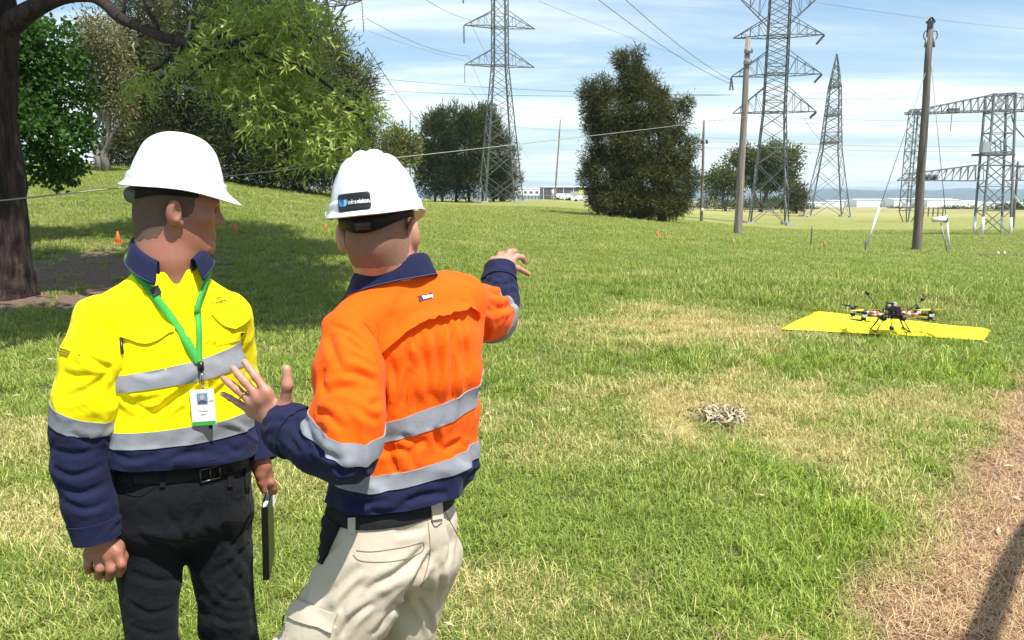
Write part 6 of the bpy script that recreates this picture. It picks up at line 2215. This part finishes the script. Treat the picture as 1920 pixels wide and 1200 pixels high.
# sticker bent round the back of the shell
def on_shell(dx, dz, lift):
    th = math.pi + dx / .135
    t_ = dz
    x, y, z = shell_o(th, t_)
    n = Vector((math.cos(th), math.sin(th), .12)).normalized()
    lift = lift + .0078 * float(sstep(.13, .165, t_))
    return Ho(x, y, z) + hRo @ (n * lift)
x0, x1, t0, t1 = -.060, .036, .045, .200
V, F = [], []
nx, nz2 = 28, 9
def corner(u, v):
    return lerp(x0, x1, u), lerp(t0, t1, v)
for i in range(nz2):
    v = i / (nz2 - 1)
    ins = .0045 * (1 - math.sqrt(max(0, 1 - max(0, (abs(v - .5) * 2 - .72) / .28) ** 2)))
    for j in range(nx):
        u = j / (nx - 1)
        dx, dz = corner(u, v)
        dx = lerp(x0 + ins, x1 - ins, u)
        V.append(on_shell(dx, dz, .0042))
for i in range(nz2 - 1):
    for j in range(nx - 1): F.append((i * nx + j, i * nx + j + 1, (i + 1) * nx + j + 1, (i + 1) * nx + j))
st = obj('sticker', V, F, M_blackp, hat_o); st.modifiers.new('thickness', 'SOLIDIFY').thickness = .0012
def lay(me_verts, lift):
    return [on_shell(x, z, lift) for x, z in me_verts]
def flat_text(text, size, bold):
    cu = bpy.data.curves.new('txt', 'FONT'); cu.body = text; cu.size = size; cu.align_x = 'LEFT'; cu.align_y = 'CENTER'; cu.offset = bold; cu.resolution_u = 4
    ob = bpy.data.objects.new('txt', cu); COL.objects.link(ob)
    me = bpy.data.meshes.new_from_object(ob.evaluated_get(bpy.context.evaluated_depsgraph_get()))
    bpy.data.objects.remove(ob)
    bm = bmesh.new(); bm.from_mesh(me); bmesh.ops.triangulate(bm, faces=bm.faces[:])
    V = [(v.co.x, v.co.y) for v in bm.verts]; F = [tuple(v.index for v in f.verts) for f in bm.faces]; bm.free()
    return V, F
# in the picture the sticker reads left to right; seen from behind, left is the hat's left side (+dx is its right)
Vt, Ft = flat_text('infra', .0143, .0001)
wI = max(v[0] for v in Vt)
Vb, Fb = flat_text('vision.', .0143, .00045)
tm = .118
k_t = (t1 - t0) / .037
S_ = -1.0
def place(Vx, ox, lift): return [on_shell(-S_ * 0 + (ox + x), tm + y * k_t, lift) for x, y in Vx]
def mirror(Vx): return Vx
obj('lettering', place(Vt, -.0265, .0050), Ft, M_wprint, st)
obj('lettering', place(Vb, -.0265 + wI + .0010, .0050), Fb, M_wprint, st)
M_lb = plain('sky_blue_print', (.06, .36, .78), .5, var=.02); M_db = plain('deep_blue_print', (.03, .14, .50), .5, var=.02); M_pb = plain('pale_blue_print', (.25, .55, .85), .5, var=.02)
wing = [(-.0435, .0068), (-.0395, .0075), (-.034, .0005), (-.0305, -.0068), (-.0365, -.0078), (-.041, -.0045), (-.0445, .001)]
obj('logo', place(wing, -.0125, .0050), [tuple(range(len(wing)))], M_lb, st)
wing = [(-.037, .0078), (-.0335, .0080), (-.0285, -.0015), (-.0305, -.0068), (-.034, .0005)]
obj('logo', place(wing, -.0125, .0051), [tuple(range(len(wing)))], M_db, st)
wing = [(-.0255, .0062), (-.0165, .0066), (-.0155, .001), (-.0185, -.0050), (-.0235, -.0078), (-.0295, -.0070), (-.0258, -.001)]
obj('logo', place(wing, -.0125, .0050), [tuple(range(len(wing)))], M_pb, st)
wing = [(-.0315, .0070), (-.0265, .0064), (-.0255, -.001), (-.0285, -.0062)]
obj('logo', place(wing, -.0125, .0052), [tuple(range(len(wing)))], M_db, st)
# ------------------------------------------------------------------ small things on the lawn
def ground_at(px, py):
    """the terrain point the photograph shows at (px, py): march along the sight line"""
    r = ray(px, py); o = Vector((0, 0, CAM_H)); prev = 2.0
    for k in range(4000):
        s = 2.0 * 1.004 ** k
        p = o + r * s
        if p.z < gz(p.x, p.y):
            a, b = prev, s
            for _ in range(30):
                m = (a + b) / 2; q = o + r * m
                if q.z < gz(q.x, q.y): b = m
                else: a = m
            q = o + r * b
            return Vector((q.x, q.y, gz(q.x, q.y)))
        prev = s
        if s > 3000: break
    return on_ground(px, 100)


# landing mat
M_mat = plain('yellow_mat', (1.0, .80, .0), .7, var=.04, scale=3, bump=.08, bscale=12)
cL, cB, cR, cF = [np.array(G(*p)) for p in MAT_PX]
n = 26
V, F = [], []
for i in range(n):
    v = i / (n - 1)
    for j in range(n):
        u = j / (n - 1)
        p = (1 - v) * ((1 - u) * cB + u * cR) + v * ((1 - u) * cL + u * cF)
        e = min(u, 1 - u, v, 1 - v)
        q = np.array([[p[0] * 2.1, p[1] * 2.1, 1.0]])
        V.append((p[0], p[1], gz(p[0], p[1]) + .070 + .020 * float(noise3(q)[0]) - .03 * (1 - sstep(0, .06, e))))
for i in range(n - 1):
    for j in range(n - 1): F.append((i * n + j, (i + 1) * n + j, (i + 1) * n + j + 1, i * n + j + 1))
mat = obj('landing_mat', V, F, M_mat)
mat.modifiers.new('thickness', 'SOLIDIFY').thickness = .006
tag(mat, 'bright yellow landing mat spread on the long grass', 'mat')

# drone
dc = W(1672, 588, 9.04)
dz0 = gz(dc.x, dc.y) + .075
dr = thing('drone', 'dark multirotor drone with striped arms standing on the yellow mat', 'drone', (dc.x, dc.y, dz0))
M_carbon = plain('carbon_fibre', (.018, .018, .020), .35, var=.3, scale=60)
M_striped_w = plain('white_band', (.62, .60, .58), .5, var=.05)
M_striped_r = plain('orange_red_band', (.55, .11, .05), .5, var=.08)
M_prop = plain('amber_propeller', (.62, .42, .06), .4)
M_gold_d = plain('brass_legs', (.30, .22, .07), .45, .4)
M_purple = plain('purple_anodised', (.10, .03, .10), .35, .5)
zb = dc.z
m = MB()
for z, s in ((-.045, .10), (.0, .12), (.045, .10)): m.box((dc.x, dc.y, zb + z), (s * 1.6, s * 1.6, .006))
for sx in (-1, 1):
    for sy in (-1, 1): m.tube([(dc.x + sx * .07, dc.y + sy * .07, zb - .05), (dc.x + sx * .07, dc.y + sy * .07, zb + .07)], .006, 6)
m.build('frame', M_carbon, dr)
for k, (ox, oy, oz, s, mt) in enumerate([(-.035, -.03, .075, (.065, .12, .05), M_blackp), (.04, -.02, .07, (.06, .10, .045), M_purple), (0, -.06, .02, (.12, .03, .05), M_purple), (-.02, .03, .115, (.05, .07, .03), M_blackp), (.045, .03, .11, (.03, .03, .04), M_striped_w), (-.06, -.05, .10, (.02, .04, .03), M_striped_w), (.02, -.05, -.025, (.09, .05, .035), M_blackp)]):
    MB().box((dc.x + ox, dc.y + oy, zb + oz), s).build('battery' if k < 2 else 'electronics_box', mt, dr)
m = MB()
for k in range(10):
    a = Vector((dc.x + random.uniform(-.08, .08), dc.y - .07, zb + random.uniform(-.03, .08))); b = a + Vector((random.uniform(-.08, .08), -.02, random.uniform(-.07, .07)))
    m.tube([a, a.lerp(b, .5) + Vector((0, -.03, .02)), b], .004, 5)
m.build('wiring', M_blackp, dr)
tips = []
for ang in (200, 158, -14, 22):
    d = Vector((math.cos(math.radians(ang)), math.sin(math.radians(ang)) * 1.0, 0))
    L = .40
    arm = None
    for k in range(8):
        a = Vector((dc.x, dc.y, zb)) + d * lerp(.09, L, k / 8); b = Vector((dc.x, dc.y, zb)) + d * lerp(.09, L, (k + 1) / 8)
        m = MB(); m.tube([a, b], .017, 10)
        o = m.build('arm' if arm is None else 'arm_band', (M_striped_w if k % 2 == 0 else M_striped_r) if 1 <= k <= 5 else M_carbon, dr if arm is None else arm)
        if arm is None: arm = o
    e = Vector((dc.x, dc.y, zb)) + d * (L + .02)
    m = MB(); m.box(e, (.055, .055, .03)); m.build('motor_mount', M_striped_w, arm)
    for s in (1, -1):
        mo = MB(); mo.tube([e + Vector((0, 0, s * .015)), e + Vector((0, 0, s * .050)), e + Vector((0, 0, s * .056))], [.029, .029, .012], 14)
        mo = mo.build('motor', M_blackp, dr)
        pa = math.radians(ang * 1.7 + (s * 31))
        pd = Vector((math.cos(pa), math.sin(pa), 0)); pn = Vector((-pd.y, pd.x, 0)); h = e + Vector((0, 0, s * .063))
        V, F = [], []
        for sg in (-1, 1):
            b0 = len(V)
            for q, w_, tw in ((.01, .008, .010), (.06, .018, .008), (.12, .015, .005), (.19, .008, .002)):
                c = h + pd * q * sg
                V += [c - pn * w_ * sg + Vector((0, 0, tw)), c + pn * w_ * sg - Vector((0, 0, tw))]
            for k in range(3): F.append((b0 + 2 * k, b0 + 2 * k + 1, b0 + 2 * k + 3, b0 + 2 * k + 2))
        p = obj('propeller', V, F, M_prop if (s > 0) == (ang in (200, -14)) else M_carbon, dr)
        p.modifiers.new('thickness', 'SOLIDIFY').thickness = .003
for s in (-1, 1):
    for t_ in (-1, 1):
        a = Vector((dc.x + s * .115, dc.y + t_ * .05, zb - .055)); b = Vector((dc.x + s * .20 + t_ * .02, dc.y + t_ * .11, dz0 + .012))
        m = MB(); m.tube([a, b], [.011, .008], 8); m.build('landing_leg', M_gold_d if t_ < 0 else M_carbon, dr)
    m = MB(); m.tube([Vector((dc.x + s * .20 - .03, dc.y - .14, dz0 + .012)), Vector((dc.x + s * .20 + .03, dc.y + .2, dz0 + .012))], .008, 8); m.build('skid', M_carbon, dr)
    m = MB(); m.tube([Vector((dc.x + s * .115, dc.y - .07, zb - .05)), Vector((dc.x + s * .115, dc.y + .07, zb - .05))], [.03, .03], 10); m.build('leg_hinge', M_blackp, dr)
for (a, b) in (((1650, 585), (1627, 551)), ((1700, 585), (1729, 562))):
    p, q = W(a[0], a[1], 9.04), W(b[0], b[1], 9.04)
    m = MB(); m.tube([p, q], .0055, 6); an = m.build('antenna', M_carbon, dr)
    m = MB(); u = (q - p).normalized(); m.tube([q - u * .015, q + u * .012, q + u * .04], [.018, .022, .012], 10); m.build('antenna_tip', M_blackp, an)
m = MB(); m.tube([(dc.x, dc.y - .02, zb - .05), (dc.x, dc.y - .02, zb - .14)], .006, 6); g_ = m.build('gimbal_arm', M_carbon, dr)
m = MB(); c = Vector((dc.x - .005, dc.y - .03, zb - .165)); m.tube([c + Vector((0, .025, .01)), c + Vector((0, 0, .0)), c + Vector((0, -.03, -.008))], [.012, .028, .018], 12); m.build('camera', M_blackp, g_)

# marker cones
M_cone = plain('red_orange_cone', (.75, .10, .02), .5, var=.08)
CN = [((222, 456), .31, 'red marker cone behind the shoulder of the man in yellow', .09), ((441, 436), .27, 'red marker cone between the two men', .085), ((611, 432), .22, 'small red marker cone just left of the right hard hat', .075),
      ((1634, 430), .26, 'small red cone left of the tall timber pole', .085), ((1233, 445), .26, 'low orange marker on the grass right of the middle', .10)]
for (px, py), h, lab, r in CN:
    b = ground_at(px, py)
    h, r = h * .82, r * .85
    t_ = thing('marker_cone', lab, 'cone', b, 'marker cones on the lawn')
    m = MB(); m.tube([b + Vector((0, 0, .01)), b + Vector((0, 0, h * .5)), b + Vector((0, 0, h + .05))], [r, r * .62, r * .28], 14); m.build('cone_body', M_cone, t_)
    MB().box(b + Vector((0, 0, .015)), (r * 2.6, r * 2.6, .03)).build('base', M_cone, t_)
for (px, py), h, w, mt, lab in (((1520, 464), .95, .05, M_pole_dark, 'thin dark steel picket standing in the grass'), ((1547, 466), .30, .09, plain('faded_orange_stake', (.55, .24, .08), .7), 'short faded orange stake in the grass'),
                                ((1376, 458), .20, .08, plain('tan_stake', (.50, .36, .12), .7), 'short tan stake at the foot of the shorter timber pole'), ((1623, 472), .5, .05, M_pole_dark, 'leaning dark peg beside the white guy sleeve')):
    b = ground_at(px, py); t_ = thing('stake', lab, 'stake', b)
    m = MB(); m.tube([b + Vector((0, 0, -.1)), b + Vector((.0 if h > .9 else -.04, 0, h * .85)), b + Vector((.0 if h > .9 else -.05, 0, h))], [w * .55, w * .5, w * .2], 6); m.build('shaft', mt, t_)
    MB().box(b + Vector((0, 0, h * .7)), (w * 1.5, w * .6, .05)).build('collar_band', mt, t_)
b = ground_at(1874, 481); t_ = thing('ground_bar', 'low dark bar with two white knobs lying on the grass at the right edge', 'bar', b)
MB().bar(b + Vector((-.8, 0, .06)), b + Vector((.75, .05, .06)), .07).build('bar', M_pole_dark, t_)
for dx in (-.08, .18): MB().tube([b + Vector((dx, -.02, .08)), b + Vector((dx, -.02, .2))], [.05, .035], 8).build('knob', M_white, t_)

# clump of dead strappy leaves, and leaves strewn over the lawn
rng = np.random.default_rng(31)
M_straw = NT('dead_leaf')
M_straw = M_straw.pbr(M_straw.mix(M_straw.attr('tone'), (.20, .15, .085), (.60, .52, .34)), .75)
c = ground_at(1354, 790)
V, F, T = [], [], []
for k in range(170):
    a0 = Vector((c.x + rng.normal() * .075, c.y + rng.normal() * .06, c.z + abs(rng.normal()) * .035 + .02))
    d = rng.uniform(0, 6.28); L = rng.uniform(.06, .16); w = rng.uniform(.005, .011); cu = rng.normal() * 1.6
    b0 = len(V)
    for q in range(6):
        s = q / 5
        an = d + cu * s
        p = a0 + Vector((math.cos(an) * L * s, math.sin(an) * L * s, .045 * math.sin(math.pi * s) * rng.uniform(.4, 1.2) - .015 * s))
        nx_ = Vector((-math.sin(an), math.cos(an), rng.normal() * .4)).normalized()
        ww = w * (1 - .8 * abs(s - .45))
        V += [tuple(p - nx_ * ww), tuple(p + nx_ * ww)]
    for q in range(5): F.append((b0 + 2 * q, b0 + 2 * q + 1, b0 + 2 * q + 3, b0 + 2 * q + 2))
    T += [float(rng.uniform() ** 1.5)] * 12
o = obj('dead_leaf_clump', V, F, M_straw, None, True, attrs={'tone': T})
tag(o, 'tangled clump of dead strappy leaves lying on the dry patch', 'leaf clump')
V, F, T = [], [], []
for k in range(340):
    y = math.sqrt(rng.uniform(2.4 ** 2, 11 ** 2)); x = rng.uniform(-.7, .75) * y
    if k < 120:
        y = rng.uniform(2.4, 6.5); x = float(np.interp(y, _LY, _LX)) + rng.uniform(-.3, 1.2)
    a = rng.uniform(0, 6.28); L = rng.uniform(.02, .045) * (1 if y < 6 else 1.3); w = L * rng.uniform(.14, .3)
    u = Vector((math.cos(a), math.sin(a), rng.normal() * .25)).normalized(); n_ = Vector((-u.y, u.x, rng.normal() * .5)).normalized()
    p = Vector((x, y, gz(x, y) + rng.uniform(.03, .06) * (.5 if k < 120 else 1)))
    b0 = len(V); V += [tuple(p - u * L), tuple(p + n_ * w + Vector((0, 0, .004))), tuple(p + u * L), tuple(p - n_ * w + Vector((0, 0, .004)))]; F.append((b0, b0 + 1, b0 + 2, b0 + 3)); T += [float(rng.uniform(.1, .8))] * 4
o = obj('fallen_leaves', V, F, M_straw, None, True, attrs={'tone': T})
tag(o, 'pale dry leaves strewn over the lawn', 'leaves', kind='stuff')
